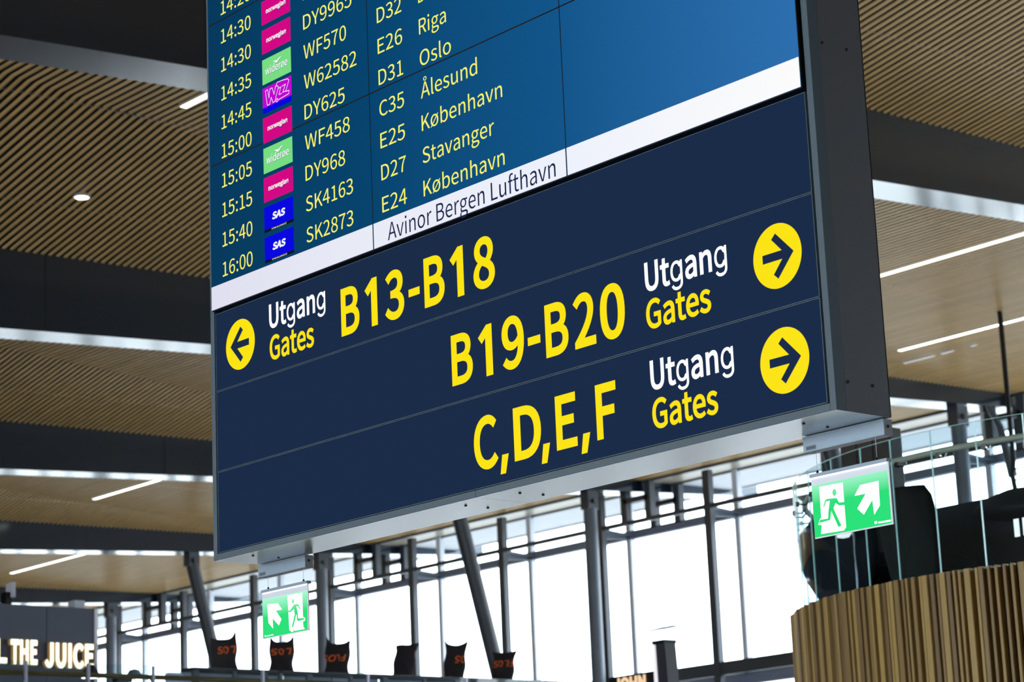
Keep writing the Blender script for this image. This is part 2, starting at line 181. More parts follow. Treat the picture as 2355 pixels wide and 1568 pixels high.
# ---------------------------------------------------------------- lettering from stored outlines
GL = json.loads(r'''{"S":{"0":[194,[[[48,-5,97,-5,146,-5],[177,40,177,129,177,218],[146,261,97,261,48,261],[18,218,18,129,18,40]],[[126,21,97,21,68,21],[48,54,48,129,48,204],[68,236,97,236,126,236],[146,204,146,129,146,54]]]],"1":[194,[[[31,9,31,0,78,0],[125,0,172,0,172,9],[172,18,172,27,154,27],[137,27,120,27,120,103],[120,180,120,257,112,257],[104,257,96,257,82,249],[65,243,42,238,42,232],[42,225,42,218,58,218],[73,218,88,218,88,154],[88,90,88,27,69,27],[50,27,31,27,31,18]]]],"2":[194,[[[15,6,15,0,69,0],[123,0,177,0,177,9],[177,18,177,28,153,28],[129,28,106,28,93,28],[77,26,64,25,124,82],[165,134,165,186,165,231],[136,261,90,261,57,261],[35,246,14,224,20,218],[26,212,33,206,47,223],[65,235,86,235,118,235],[133,214,133,185,133,140],[96,89,15,19,15,13]]]],"3":[194,[[[52,-5,92,-5,138,-5],[175,23,175,69,175,104],[151,126,120,134,120,134],[120,135,120,136,148,145],[166,166,166,197,166,238],[134,261,91,261,62,261],[39,248,20,231,25,224],[31,217,37,210,51,225],[69,235,90,235,117,235],[133,219,133,195,133,167],[116,146,62,146,62,137],[62,129,62,121,122,121],[142,101,142,70,142,40],[121,22,90,22,61,22],[42,36,27,51,21,45],[16,38,10,31,27,12]]]],"4":[194,[[[119,24,119,0,129,0],[139,0,149,0,149,24],[149,47,149,71,161,71],[172,71,183,71,183,79],[183,88,183,96,172,96],[161,96,149,96,149,150],[149,203,149,257,137,257],[126,257,114,257,78,202],[43,147,7,92,7,85],[7,78,7,71,44,71],[82,71,119,71,119,47]],[[119,123,119,96,93,96],[67,96,40,96,60,125],[79,155,99,184,106,196],[113,209,119,222,120,222],[120,222,121,222,120,209],[119,188,119,175,119,149]]]],"5":[194,[[[51,-5,92,-5,135,-5],[176,27,176,83,176,140],[141,165,98,165,83,165],[71,161,60,155,62,180],[64,205,67,229,99,229],[131,229,163,229,163,238],[163,248,163,257,122,257],[80,257,39,257,36,217],[33,177,30,137,36,133],[42,130,47,126,62,136],[73,141,90,141,122,141],[143,119,143,83,143,45],[119,22,89,22,59,22],[40,36,26,50,20,43],[15,36,9,29,27,12]]]],"6":[194,[[[56,-5,105,-5,145,-5],[179,29,179,79,179,133],[151,159,108,159,88,159],[65,148,50,129,51,208],[80,235,116,235,131,235],[147,227,157,215,163,222],[169,228,175,235,160,250],[141,261,114,261,65,261],[20,223,20,123,20,38]],[[54,50,50,103,67,127],[87,136,103,136,134,136],[149,113,149,79,149,44],[130,21,105,21,73,21]]]],"7":[194,[[[74,97,69,0,80,0],[92,0,103,0,107,100],[118,160,178,237,178,244],[178,250,178,257,124,257],[71,257,17,257,17,248],[17,238,17,229,59,229],[100,229,142,229,91,159]]]],"8":[194,[[[50,-5,98,-5,146,-5],[178,25,178,62,178,97],[158,116,135,129,135,130],[135,130,135,131,150,143],[169,166,169,193,169,232],[143,261,99,261,59,261],[28,234,28,195,28,168],[44,149,63,136,63,136],[63,135,63,135,40,122],[16,98,16,64,16,24]],[[133,155,116,139,85,151],[57,165,57,195,57,220],[75,237,98,237,126,237],[142,217,142,191,142,172]],[[128,19,98,19,68,19],[44,39,44,67,44,91],[59,111,80,125,116,110],[148,97,148,63,148,37]]]],"9":[194,[[[54,-5,82,-5,130,-5],[175,35,175,139,175,221],[138,261,89,261,49,261],[15,228,15,178,15,125],[43,97,86,97,107,97],[130,110,145,129,143,49],[114,22,81,22,64,22],[49,29,38,42,32,35],[26,28,20,22,35,7]],[[141,208,145,155,128,131],[109,121,91,121,61,121],[46,144,46,178,46,213],[64,236,89,236,122,236]]]],":":[97,[[[36,137,49,137,61,137],[72,146,72,161,72,175],[61,186,49,186,36,186],[26,175,26,161,26,146]],[[36,-5,49,-5,61,-5],[72,5,72,20,72,34],[61,44,49,44,36,44],[26,34,26,20,26,5]]]],"A":[213,[[[30,86,1,0,12,0],[23,0,34,0,42,26],[51,52,59,78,90,78],[121,78,153,78,161,52],[169,26,177,0,189,0],[200,0,211,0,182,86],[153,171,124,257,112,257],[100,257,88,257,59,171]],[[93,104,67,104,71,117],[75,130,79,144,89,173],[97,200,105,230,106,230],[106,230,106,230,115,201],[123,173,132,144,136,130],[141,117,145,104,119,104]]]],"B":[230,[[[35,86,35,0,63,0],[90,0,117,0,174,0],[214,25,214,75,214,110],[193,131,162,137,162,137],[162,138,162,138,186,146],[200,168,200,194,200,239],[163,257,111,257,86,257],[61,257,35,257,35,171]],[[80,148,68,148,68,176],[68,203,68,231,81,231],[94,231,107,231,147,231],[168,220,168,190,168,164],[150,148,106,148,93,148]],[[83,26,68,26,68,58],[68,90,68,123,83,123],[97,123,112,123,158,123],[182,108,182,76,182,42],[157,26,112,26,97,26]]]],"C":[223,[[[68,-5,132,-5,165,-5],[190,9,211,32,205,39],[199,46,193,53,176,35],[158,24,133,24,84,24],[54,64,54,129,54,193],[86,233,134,233,157,233],[173,223,187,209,193,216],[199,223,204,230,190,246],[165,261,134,261,69,261],[20,211,20,128,20,45]]]],"D":[241,[[[35,86,35,0,57,0],[79,0,101,0,178,0],[220,48,220,129,220,211],[178,257,99,257,78,257],[57,257,35,257,35,171]],[[77,27,68,27,68,95],[68,162,68,230,77,230],[87,230,97,230,157,230],[187,194,187,129,187,64],[157,27,97,27,87,27]]]],"E":[206,[[[35,86,35,0,86,0],[136,0,187,0,187,9],[187,18,187,28,147,28],[107,28,68,28,68,59],[68,90,68,121,100,121],[132,121,165,121,165,130],[165,140,165,149,132,149],[100,149,68,149,68,176],[68,202,68,229,106,229],[145,229,183,229,183,238],[183,248,183,257,134,257],[85,257,35,257,35,171]]]],"F":[193,[[[35,86,35,0,46,0],[57,0,68,0,68,38],[68,77,68,115,100,115],[133,115,166,115,166,124],[166,133,166,143,133,143],[100,143,68,143,68,171],[68,200,68,229,106,229],[145,229,183,229,183,238],[183,248,183,257,134,257],[85,257,35,257,35,171]]]],"G":[241,[[[69,-5,136,-5,171,-5],[199,8,215,25,215,61],[215,97,215,133,187,133],[159,133,131,133,131,124],[131,115,131,106,149,106],[167,106,186,106,186,84],[186,61,186,39,175,29],[158,24,139,24,84,24],[54,64,54,129,54,193],[87,233,139,233,165,233],[181,222,194,209,200,216],[206,223,212,230,197,245],[174,261,138,261,70,261],[20,211,20,128,20,45]]]],"H":[255,[[[35,86,35,0,46,0],[57,0,68,0,68,40],[68,81,68,121,107,121],[147,121,187,121,187,81],[187,40,187,0,198,0],[209,0,220,0,220,86],[220,171,220,257,209,257],[198,257,187,257,187,221],[187,185,187,149,147,149],[107,149,68,149,68,185],[68,221,68,257,57,257],[46,257,35,257,35,171]]]],"I":[103,[[[35,86,35,0,46,0],[57,0,68,0,68,86],[68,171,68,257,57,257],[46,257,35,257,35,171]]]],"K":[226,[[[35,86,35,0,46,0],[57,0,68,0,68,27],[68,54,68,81,82,99],[97,116,112,134,137,89],[163,45,189,0,201,0],[213,0,225,0,194,53],[163,106,132,159,159,192],[186,224,213,257,200,257],[188,257,176,257,140,214],[104,171,68,128,68,128],[68,128,68,128,68,171],[68,214,68,257,57,257],[46,257,35,257,35,171]]]],"L":[190,[[[35,86,35,0,84,0],[132,0,180,0,180,9],[180,18,180,28,143,28],[105,28,68,28,68,104],[68,180,68,257,57,257],[46,257,35,257,35,171]]]],"N":[253,[[[35,86,35,0,46,0],[56,0,66,0,66,45],[66,90,66,135,66,162],[63,189,62,215,62,215],[63,215,63,215,73,197],[82,180,91,162,122,108],[153,54,185,0,196,0],[207,0,218,0,218,86],[218,171,218,257,208,257],[197,257,187,257,187,212],[187,168,187,123,187,97],[189,68,192,42,191,42],[190,42,190,42,181,60],[171,77,162,95,131,149],[100,203,68,257,57,257],[46,257,35,257,35,171]]]],"O":[260,[[[65,-5,130,-5,194,-5],[239,47,239,129,239,211],[194,261,130,261,65,261],[20,211,20,129,20,47]],[[176,24,130,24,84,24],[54,65,54,129,54,193],[84,233,130,233,176,233],[206,193,206,129,206,65]]]],"R":[222,[[[82,135,68,135,68,167],[68,199,68,230,82,230],[96,230,111,230,151,230],[173,218,173,185,173,151],[151,135,111,135,96,135]],[[155,36,176,0,188,0],[200,0,213,0,191,37],[169,75,147,112,182,121],[205,145,205,185,205,238],[168,257,116,257,89,257],[62,257,35,257,35,171],[35,86,35,0,46,0],[57,0,68,0,68,36],[68,73,68,109,83,109],[98,109,114,109,135,73]]]],"S":[209,[[[70,-5,106,-5,160,-5],[194,28,194,68,194,106],[171,124,141,137,129,142],[116,147,104,153,84,161],[62,171,62,196,62,218],[81,233,110,233,133,233],[152,224,168,209,174,216],[179,223,185,230,167,248],[140,261,110,261,63,261],[29,233,29,193,29,156],[57,138,81,127,93,122],[105,117,118,111,142,100],[161,92,161,65,161,41],[141,24,107,24,80,24],[54,36,36,56,30,48],[23,41,17,33,39,10]]]],"T":[210,[[[89,76,89,0,99,0],[110,0,121,0,121,76],[121,153,121,229,147,229],[173,229,199,229,199,238],[199,248,199,257,136,257],[74,257,11,257,11,248],[11,238,11,229,37,229],[63,229,89,229,89,153]]]],"U":[252,[[[74,-5,126,-5,179,-5],[218,23,218,106,218,156],[218,206,218,257,208,257],[198,257,187,257,187,206],[187,156,187,105,187,43],[160,24,126,24,93,24],[67,43,67,105,67,156],[67,206,67,257,56,257],[45,257,34,257,34,206],[34,156,34,106,34,23]]]],"W":[307,[[[45,86,63,0,76,0],[89,0,102,0,115,52],[127,103,140,155,144,175],[149,194,153,213,153,213],[154,213,154,213,159,194],[162,175,167,155,180,103],[193,52,206,0,219,0],[232,0,245,0,263,86],[280,171,298,257,288,257],[277,257,267,257,258,210],[249,164,239,117,235,89],[230,62,225,34,225,34],[224,34,223,34,217,62],[211,90,205,117,193,164],[181,210,169,257,160,257],[150,257,140,257,128,210],[116,164,104,117,98,89],[92,62,86,34,86,34],[85,34,85,34,79,62],[75,89,69,117,60,164],[51,210,42,257,31,257],[20,257,9,257,27,171]]]],"Y":[186,[[[77,33,77,0,87,0],[98,0,109,0,109,33],[109,66,109,99,135,152],[160,204,186,257,175,257],[164,257,153,257,142,232],[131,208,120,184,112,165],[103,147,94,128,93,128],[93,128,92,128,83,147],[76,165,67,184,56,208],[45,232,34,257,23,257],[11,257,0,257,25,204],[51,152,77,99,77,66]]]],"\u00c5":[213,[[[84,273,106,273,127,273],[144,287,144,309,144,331],[127,344,106,344,84,344],[68,331,68,309,68,287]],[[117,288,106,288,95,288],[86,295,86,309,86,322],[95,330,106,330,117,330],[126,322,126,309,126,295]],[[30,86,1,0,12,0],[23,0,34,0,42,26],[51,52,59,78,90,78],[121,78,153,78,161,52],[169,26,177,0,189,0],[200,0,211,0,182,86],[153,171,124,257,112,257],[100,257,88,257,59,171]],[[93,104,67,104,71,117],[75,130,79,144,89,173],[97,200,105,230,106,230],[106,230,106,230,115,201],[123,173,132,144,136,130],[141,117,145,104,119,104]]]],"J":[187,[[[50,-5,83,-5,133,-5],[154,31,154,75,154,136],[154,196,154,257,143,257],[132,257,121,257,121,197],[121,138,121,78,121,40],[107,24,80,24,61,24],[47,32,35,53,28,47],[20,42,12,36,27,9]]]],"a":[197,[[[44,-5,76,-5,99,-5],[121,8,139,23,139,23],[140,23,140,23,141,15],[142,8,143,0,152,0],[160,0,169,0,169,39],[169,78,169,117,169,164],[150,195,103,195,72,195],[46,181,29,170,33,163],[37,155,41,148,56,158],[76,168,98,168,129,168],[137,145,137,120,56,111],[21,91,21,49,21,15]],[[103,21,85,21,66,21],[51,30,51,51,51,76],[73,92,137,99,137,81],[137,64,137,46,119,30]]]],"b":[216,[[[98,-5,116,-5,159,-5],[199,33,199,98,199,157],[172,195,123,195,102,195],[81,183,63,168,63,180],[64,191,64,202,64,228],[64,253,64,279,54,279],[43,279,32,279,32,186],[32,93,32,0,41,0],[49,0,58,0,59,7],[60,13,61,20,61,20],[62,20,62,20,78,5]],[[142,22,111,22,98,22],[81,27,64,42,64,75],[64,109,64,142,82,159],[99,168,115,168,151,168],[165,140,165,98,165,51]]]],"d":[217,[[[49,-5,97,-5,120,-5],[140,8,155,22,155,22],[155,22,156,22,157,15],[158,7,159,0,167,0],[176,0,185,0,185,93],[185,186,185,279,174,279],[163,279,153,279,153,254],[153,230,153,206,153,195],[154,184,154,173,138,187],[123,195,101,195,57,195],[19,157,19,95,19,32]],[[121,22,104,22,71,22],[51,49,51,95,51,139],[76,168,106,168,122,168],[137,162,153,148,153,115],[153,82,153,48,137,31]]]],"e":[194,[[[58,-5,109,-5,135,-5],[155,4,172,15,168,22],[164,29,160,36,146,27],[131,21,113,21,77,21],[52,47,50,88,92,88],[135,88,178,88,179,92],[179,99,179,106,179,160],[152,195,103,195,60,195],[18,157,18,95,18,32]],[[83,110,49,110,53,148],[77,169,104,169,134,169],[151,149,151,110,117,110]]]],"f":[114,[[[12,172,12,164,20,164],[29,164,37,164,37,109],[37,55,37,0,48,0],[59,0,69,0,69,55],[69,109,69,164,83,164],[96,164,110,164,110,173],[110,181,110,190,96,190],[83,190,69,190,69,200],[69,210,69,220,69,245],[78,258,96,258,103,258],[111,256,118,252,120,261],[122,269,125,277,116,281],[105,283,93,283,55,283],[37,259,37,221,37,210],[37,200,37,190,29,190],[20,189,12,188,12,180]]]],"g":[197,[[[50,-88,96,-88,155,-88],[193,-57,193,-22,193,10],[170,23,126,23,114,23],[101,23,89,23,63,23],[56,32,56,44,56,55],[61,61,68,67,76,63],[87,60,96,60,135,60],[166,86,166,126,166,143],[159,157,150,166,163,166],[176,166,189,166,189,174],[189,182,189,190,167,190],[145,190,123,190,116,193],[107,195,96,195,58,195],[25,169,25,127,25,104],[37,86,50,76,50,76],[50,75,50,75,40,68],[29,55,29,39,29,24],[36,14,46,8,46,7],[46,7,46,6,28,-5],[18,-20,18,-37,18,-69]],[[118,82,96,82,74,82],[56,99,56,127,56,155],[74,172,96,172,119,172],[137,155,137,127,137,99]],[[138,-65,101,-65,66,-65],[46,-53,46,-32,46,-21],[51,-10,65,0,74,-2],[83,-3,90,-3,101,-3],[112,-3,123,-3,148,-3],[161,-9,161,-27,161,-47]]]],"h":[213,[[[32,93,32,0,43,0],[54,0,64,0,64,46],[64,92,64,138,83,157],[97,167,116,167,141,167],[152,152,152,116,152,77],[152,39,152,0,163,0],[174,0,184,0,184,40],[184,80,184,120,184,169],[166,195,126,195,100,195],[81,181,63,163,63,176],[64,189,64,202,64,228],[64,253,64,279,54,279],[43,279,32,279,32,186]]]],"i":[96,[[[32,63,32,0,43,0],[54,0,64,0,64,63],[64,127,64,190,54,190],[43,190,32,190,32,127]],[[36,229,48,229,61,229],[70,238,70,251,70,263],[61,271,48,271,36,271],[27,263,27,251,27,238]]]],"l":[99,[[[42,-5,66,-5,75,-5],[80,-3,84,-2,83,6],[81,15,80,23,76,22],[75,22,73,22,68,22],[64,26,64,36,64,117],[64,198,64,279,54,279],[43,279,32,279,32,198],[32,118,32,38,32,11]]]],"n":[214,[[[32,63,32,0,43,0],[54,0,64,0,64,46],[64,92,64,138,83,157],[97,167,116,167,141,167],[152,152,152,116,152,77],[152,39,152,0,163,0],[174,0,184,0,184,40],[184,80,184,120,184,169],[166,195,126,195,100,195],[80,181,62,162,62,162],[62,162,62,162,61,172],[60,181,58,190,50,190],[41,190,32,190,32,127]]]],"o":[212,[[[60,-5,106,-5,153,-5],[194,32,194,95,194,158],[153,195,106,195,60,195],[18,158,18,95,18,32]],[[139,22,106,22,73,22],[51,51,51,95,51,139],[73,168,106,168,139,168],[161,139,161,95,161,51]]]],"r":[136,[[[32,63,32,0,43,0],[54,0,64,0,64,41],[64,81,64,122,77,154],[96,166,112,166,120,166],[124,165,131,163,133,172],[135,182,137,191,131,194],[125,195,116,195,95,195],[76,180,62,155,62,155],[62,155,62,155,61,167],[60,179,58,190,50,190],[41,190,32,190,32,127]]]],"s":[164,[[[55,-5,82,-5,127,-5],[151,21,151,52,151,88],[121,99,93,110,72,118],[52,125,52,143,52,158],[63,170,88,170,104,170],[118,163,131,153,136,160],[141,167,146,173,132,185],[111,195,87,195,46,195],[22,171,22,141,22,109],[50,96,77,86,98,78],[120,69,120,50,120,34],[108,20,83,20,60,20],[43,29,27,43,21,36],[16,29,11,22,29,7]]]],"t":[132,[[[51,-5,92,-5,104,-5],[116,-1,127,2,125,11],[123,19,121,27,114,24],[106,21,99,21,77,21],[70,35,70,58,70,93],[70,129,70,164,87,164],[104,164,121,164,121,173],[121,181,121,190,104,190],[87,190,70,190,70,208],[70,226,70,244,61,244],[52,244,43,244,42,226],[41,208,40,190,30,190],[19,189,9,188,9,180],[9,172,9,164,19,164],[28,164,38,164,38,129],[38,94,38,59,38,21]]]],"u":[213,[[[48,-5,88,-5,114,-5],[133,9,151,30,151,30],[151,30,152,30,152,20],[153,10,154,0,163,0],[172,0,181,0,181,63],[181,127,181,190,170,190],[159,190,149,190,149,145],[149,100,149,55,131,33],[117,23,97,23,72,23],[62,38,62,74,62,112],[62,151,62,190,51,190],[40,190,29,190,29,150],[29,110,29,70,29,21]]]],"v":[182,[[[50,63,73,0,86,0],[98,0,111,0,133,63],[155,127,178,190,167,190],[157,190,146,190,134,154],[122,118,110,82,105,63],[98,44,93,26,92,26],[92,26,91,26,85,44],[79,63,74,82,62,118],[50,154,38,190,27,190],[16,190,5,190,27,127]]]],"w":[281,[[[45,63,62,0,75,0],[87,0,99,0,108,34],[117,68,126,102,131,120],[135,138,139,157,140,157],[141,157,141,157,146,138],[149,120,154,103,163,68],[172,34,181,0,194,0],[207,0,220,0,237,63],[255,127,272,190,261,190],[251,190,241,190,232,153],[222,117,213,80,209,62],[206,45,202,27,201,27],[201,27,200,27,195,45],[191,62,187,80,177,117],[167,153,157,190,146,190],[136,190,126,190,116,153],[106,117,96,80,91,62],[87,45,83,27,83,27],[82,27,82,27,78,45],[74,62,70,80,61,117],[51,153,42,190,31,190],[20,190,9,190,27,127]]]],"\u00f8":[212,[[[28,-5,32,-9,39,-1],[45,7,52,15,67,2],[86,-5,106,-5,153,-5],[194,32,194,95,194,123],[186,145,173,162,180,171],[187,179,194,188,190,192],[185,195,180,199,173,191],[167,183,160,175,145,188],[126,195,106,195,60,195],[18,158,18,95,18,67],[26,44,39,28,32,19],[25,11,18,2,23,-2]],[[139,21,106,21,92,21],[79,27,70,36,98,70],[126,104,154,138,160,126],[163,111,163,93,163,50]],[[87,86,59,52,53,63],[50,78,50,96,50,139],[73,169,106,169,120,169],[133,164,143,154,115,120]]]],"k":[193,[[[32,93,32,0,43,0],[53,0,64,0,64,17],[64,33,64,50,76,64],[88,78,99,92,118,61],[137,31,155,0,167,0],[178,0,190,0,166,38],[142,76,118,113,139,139],[160,165,181,190,169,190],[158,190,146,190,119,157],[92,123,65,90,65,90],[64,90,64,90,64,153],[64,216,64,279,53,279],[43,279,32,279,32,186]]]],"j":[96,[[[1,-85,12,-85,50,-85],[64,-61,64,-22,64,49],[64,120,64,190,54,190],[43,190,33,190,33,120],[33,49,33,-22,33,-45],[28,-59,9,-59,2,-59],[-4,-57,-9,-56,-11,-64],[-13,-72,-15,-80,-9,-83]],[[36,229,48,229,61,229],[70,238,70,251,70,263],[61,271,48,271,36,271],[27,263,27,251,27,238]]]],"m":[324,[[[32,63,32,0,43,0],[54,0,64,0,64,46],[64,92,64,138,82,158],[98,167,112,167,136,167],[147,152,147,116,147,77],[147,39,147,0,158,0],[169,0,179,0,179,46],[179,92,179,138,197,158],[213,167,227,167,251,167],[263,152,263,116,263,77],[263,39,263,0,273,0],[284,0,294,0,294,40],[294,80,294,120,294,169],[276,195,237,195,214,195],[194,180,174,159,166,181],[151,195,121,195,99,195],[79,181,62,162,62,162],[62,162,62,162,61,172],[60,181,58,190,50,190],[41,190,32,190,32,127]]]],"&":[238,[[[44,-5,91,-5,121,-5],[145,7,165,25,186,10],[206,0,224,-5,227,4],[229,13,232,22,218,26],[201,34,184,47,204,73],[219,104,229,138,219,138],[209,138,199,138,191,109],[179,84,163,63,139,83],[115,108,98,135,127,155],[156,177,156,211,156,241],[137,261,105,261,70,261],[47,235,47,201,47,182],[53,162,63,141,37,123],[13,101,13,67,13,25]],[[118,64,144,42,129,29],[112,21,95,21,66,21],[44,40,44,68,44,88],[58,104,76,118,94,91]],[[110,172,86,156,78,172],[74,187,74,201,74,222],[86,239,106,239,123,239],[130,225,130,210,130,187]]]],"-":[121,[[[16,94,16,86,46,86],[76,86,106,86,106,94],[106,102,106,110,76,110],[46,110,16,110,16,102]]]],",":[97,[[[24,-60,26,-67,58,-53],[77,-27,77,7,77,30],[67,44,50,44,37,44],[26,36,26,22,26,8],[37,-1,50,-1,51,-1],[52,0,54,0,53,-21],[40,-38,19,-48,21,-54]]]],".":[97,[[[36,-5,49,-5,61,-5],[72,5,72,20,72,34],[61,44,49,44,36,44],[26,34,26,20,26,5]]]]},"I":{"g":[425,[[[238,-151,207,-151,179,-151],[155,-147,134,-140,113,-132],[96,-123,82,-110,69,-98],[58,-84,51,-69,67,-60],[84,-50,101,-41,107,-49],[113,-57,122,-66,130,-75],[141,-82,154,-88,168,-94],[186,-97,207,-97,238,-97],[263,-90,282,-75,302,-60],[311,-37,311,-6,311,19],[311,44,311,68,310,68],[308,68,306,68,301,60],[295,51,287,41,278,32],[267,23,252,16,238,8],[219,5,195,5,164,5],[137,12,113,27,88,41],[69,62,55,90,41,118],[34,152,34,191,34,230],[41,264,55,293,69,322],[88,345,112,361,137,376],[165,384,196,384,220,384],[239,381,253,373,268,365],[280,356,288,346,297,336],[303,327,308,319,309,319],[311,319,313,319,313,339],[313,359,313,379,333,379],[353,379,372,379,372,250],[372,121,372,-9,372,-42],[365,-69,350,-90,335,-111],[316,-126,291,-136,266,-146]],[[181,59,205,59,228,59],[248,64,264,75,280,86],[292,101,300,121,308,141],[312,165,312,193,312,220],[308,243,300,264,292,284],[280,301,264,312,248,324],[228,330,205,330,181,330],[161,324,145,312,129,299],[117,283,109,262,100,242],[96,219,96,193,96,166],[100,143,109,123,117,103],[129,87,145,76,162,65]]]],"G":[520,[[[309,-7,269,-7,223,-7],[184,4,149,25,115,46],[88,77,69,116,50,155],[40,201,40,254,40,308],[50,354,69,393,88,432],[115,462,149,484,183,505],[221,516,265,516,292,516],[317,512,340,504,364,496],[385,484,403,469,422,454],[437,437,449,416,461,396],[470,373,474,349,452,349],[430,349,408,349,403,365],[396,380,387,393,379,406],[368,417,356,427,344,436],[330,444,315,448,300,453],[283,456,265,456,235,456],[208,448,183,432,159,417],[139,394,125,364,111,334],[103,297,103,254,103,211],[111,175,125,145,140,115],[159,92,184,76,209,61],[237,53,269,53,297,53],[323,59,345,71,367,83],[384,101,396,123,409,146],[415,172,415,202,421,201],[428,200,434,199,384,199],[333,199,283,199,283,218],[283,237,283,256,348,256],[413,256,478,256,478,237],[478,219,478,200,478,158],[469,122,451,91,433,60],[408,36,377,19,345,2]]]],"1":[453,[[[181,0,76,0,76,18],[76,36,76,55,181,55],[286,55,391,55,391,36],[391,18,391,0,286,0]],[[250,509,276,509,276,339],[276,170,276,0,255,0],[234,0,212,0,212,149],[212,299,212,448,211,448],[210,448,209,448,168,418],[127,388,86,358,86,381],[86,404,86,427,123,454],[161,481,198,509,224,509]]]],"e":[404,[[[238,-8,212,-8,175,-8],[143,0,117,16,90,33],[70,56,56,85,41,114],[34,148,34,187,34,226],[41,260,55,290,69,319],[89,343,115,359,141,376],[171,384,205,384,226,384],[246,381,266,374,285,367],[303,356,319,341,335,326],[348,306,357,282,366,258],[371,228,371,194,371,186],[371,178,371,169,272,169],[174,169,75,169,75,187],[75,204,75,221,163,221],[250,221,338,221,329,215],[319,208,310,202,310,227],[306,249,298,269,290,288],[278,303,263,314,247,325],[228,330,205,330,182,330],[163,325,146,313,130,302],[118,288,109,270,100,251],[96,232,96,211,96,200],[96,189,96,178,96,150],[101,126,110,106,120,87],[134,72,151,61,168,51],[189,46,212,46,228,46],[241,48,254,53,266,57],[277,64,285,73,294,82],[301,93,306,105,325,101],[345,96,365,91,359,71],[349,54,335,39,321,24],[303,13,283,4,262,-4]]]],"a":[389,[[[182,-9,160,-9,136,-9],[114,-4,94,5,75,14],[59,27,48,45,36,62],[30,83,30,108,30,130],[35,147,43,161,52,175],[63,185,78,193,92,201],[108,207,125,211,143,215],[160,218,178,220,201,223],[219,225,234,227,248,228],[258,231,265,235,272,239],[276,245,276,255,276,255],[276,256,276,257,276,272],[273,286,267,297,261,308],[252,316,240,322,228,328],[213,331,196,331,178,331],[162,328,149,322,136,317],[126,309,118,301,110,292],[104,283,100,274,80,280],[61,285,41,291,50,314],[62,332,79,346,95,360],[113,369,133,375,153,381],[173,384,194,384,208,384],[223,383,239,379,255,376],[271,370,286,360,301,351],[313,338,322,320,332,303],[337,280,337,251,337,168],[337,84,337,0,317,0],[297,0,277,0,277,17],[277,35,277,52,275,52],[274,52,272,52,268,43],[261,34,252,25,243,15],[230,7,215,1,200,-5]],[[155,45,170,45,193,45],[212,50,228,59,243,68],[255,79,263,93,271,107],[276,122,276,138,276,155],[276,173,276,190,273,187],[268,184,259,182,251,180],[242,178,231,176,221,174],[210,172,200,171,190,170],[182,169,175,168,161,166],[147,163,134,159,121,154],[111,148,103,139,96,131],[92,119,92,105,92,92],[95,81,102,72,109,63],[118,57,130,52,142,48]]]],"t":[227,[[[138,379,204,379,204,362],[204,344,204,327,138,327],[72,327,6,327,6,344],[6,362,6,379,72,379]],[[65,345,65,471,85,471],[106,471,126,471,126,347],[126,222,126,98,126,81],[129,69,136,61,143,54],[154,50,170,50,174,50],[179,50,185,51,191,52],[197,53,202,54,206,36],[209,19,213,2,207,0],[200,-2,192,-3,184,-4],[176,-4,168,-4,136,-4],[110,4,92,21,74,38],[65,62,65,93,65,219]]]],"n":[410,[[[114,249,114,227,114,151],[114,76,114,0,93,0],[73,0,53,0,53,126],[53,253,53,379,72,379],[92,379,112,379,112,349],[112,318,112,287,109,287],[106,287,102,287,114,322],[131,347,152,362,174,377],[199,384,227,384,253,384],[276,379,295,369,314,358],[330,342,341,321,352,299],[357,273,357,240,357,160],[357,80,357,0,337,0],[316,0,296,0,296,78],[296,157,296,235,296,265],[288,288,273,304,258,321],[237,329,210,329,192,329],[175,325,161,317,146,309],[135,298,126,283,118,267]]]],"s":[365,[[[211,-8,182,-8,156,-8],[133,-4,112,3,92,11],[75,23,62,38,49,53],[40,72,36,94,55,98],[74,102,94,107,99,86],[109,70,124,60,139,50],[158,45,181,45,208,45],[229,51,244,62,260,74],[268,87,268,103,268,116],[263,127,254,136,245,144],[231,151,212,155,191,160],[170,165,149,170,115,178],[89,191,72,208,55,225],[47,247,47,274,47,296],[53,315,65,332,77,348],[94,361,115,370,136,380],[160,384,187,384,213,384],[235,380,254,372,272,365],[287,353,299,339,310,325],[319,309,324,290,305,286],[287,281,268,277,263,292],[255,304,243,316,230,327],[212,333,187,333,165,333],[146,327,131,317,116,306],[109,293,109,277,109,263],[114,252,124,243,134,235],[150,228,172,223,191,218],[210,214,229,209,264,201],[290,188,306,171,323,154],[331,133,331,107,331,84],[325,64,312,47,300,30],[282,16,260,6,237,-3]]]]}}''')
CAP = {'S': None, 'I': None}
_gc = {}
OSGN = 1.0
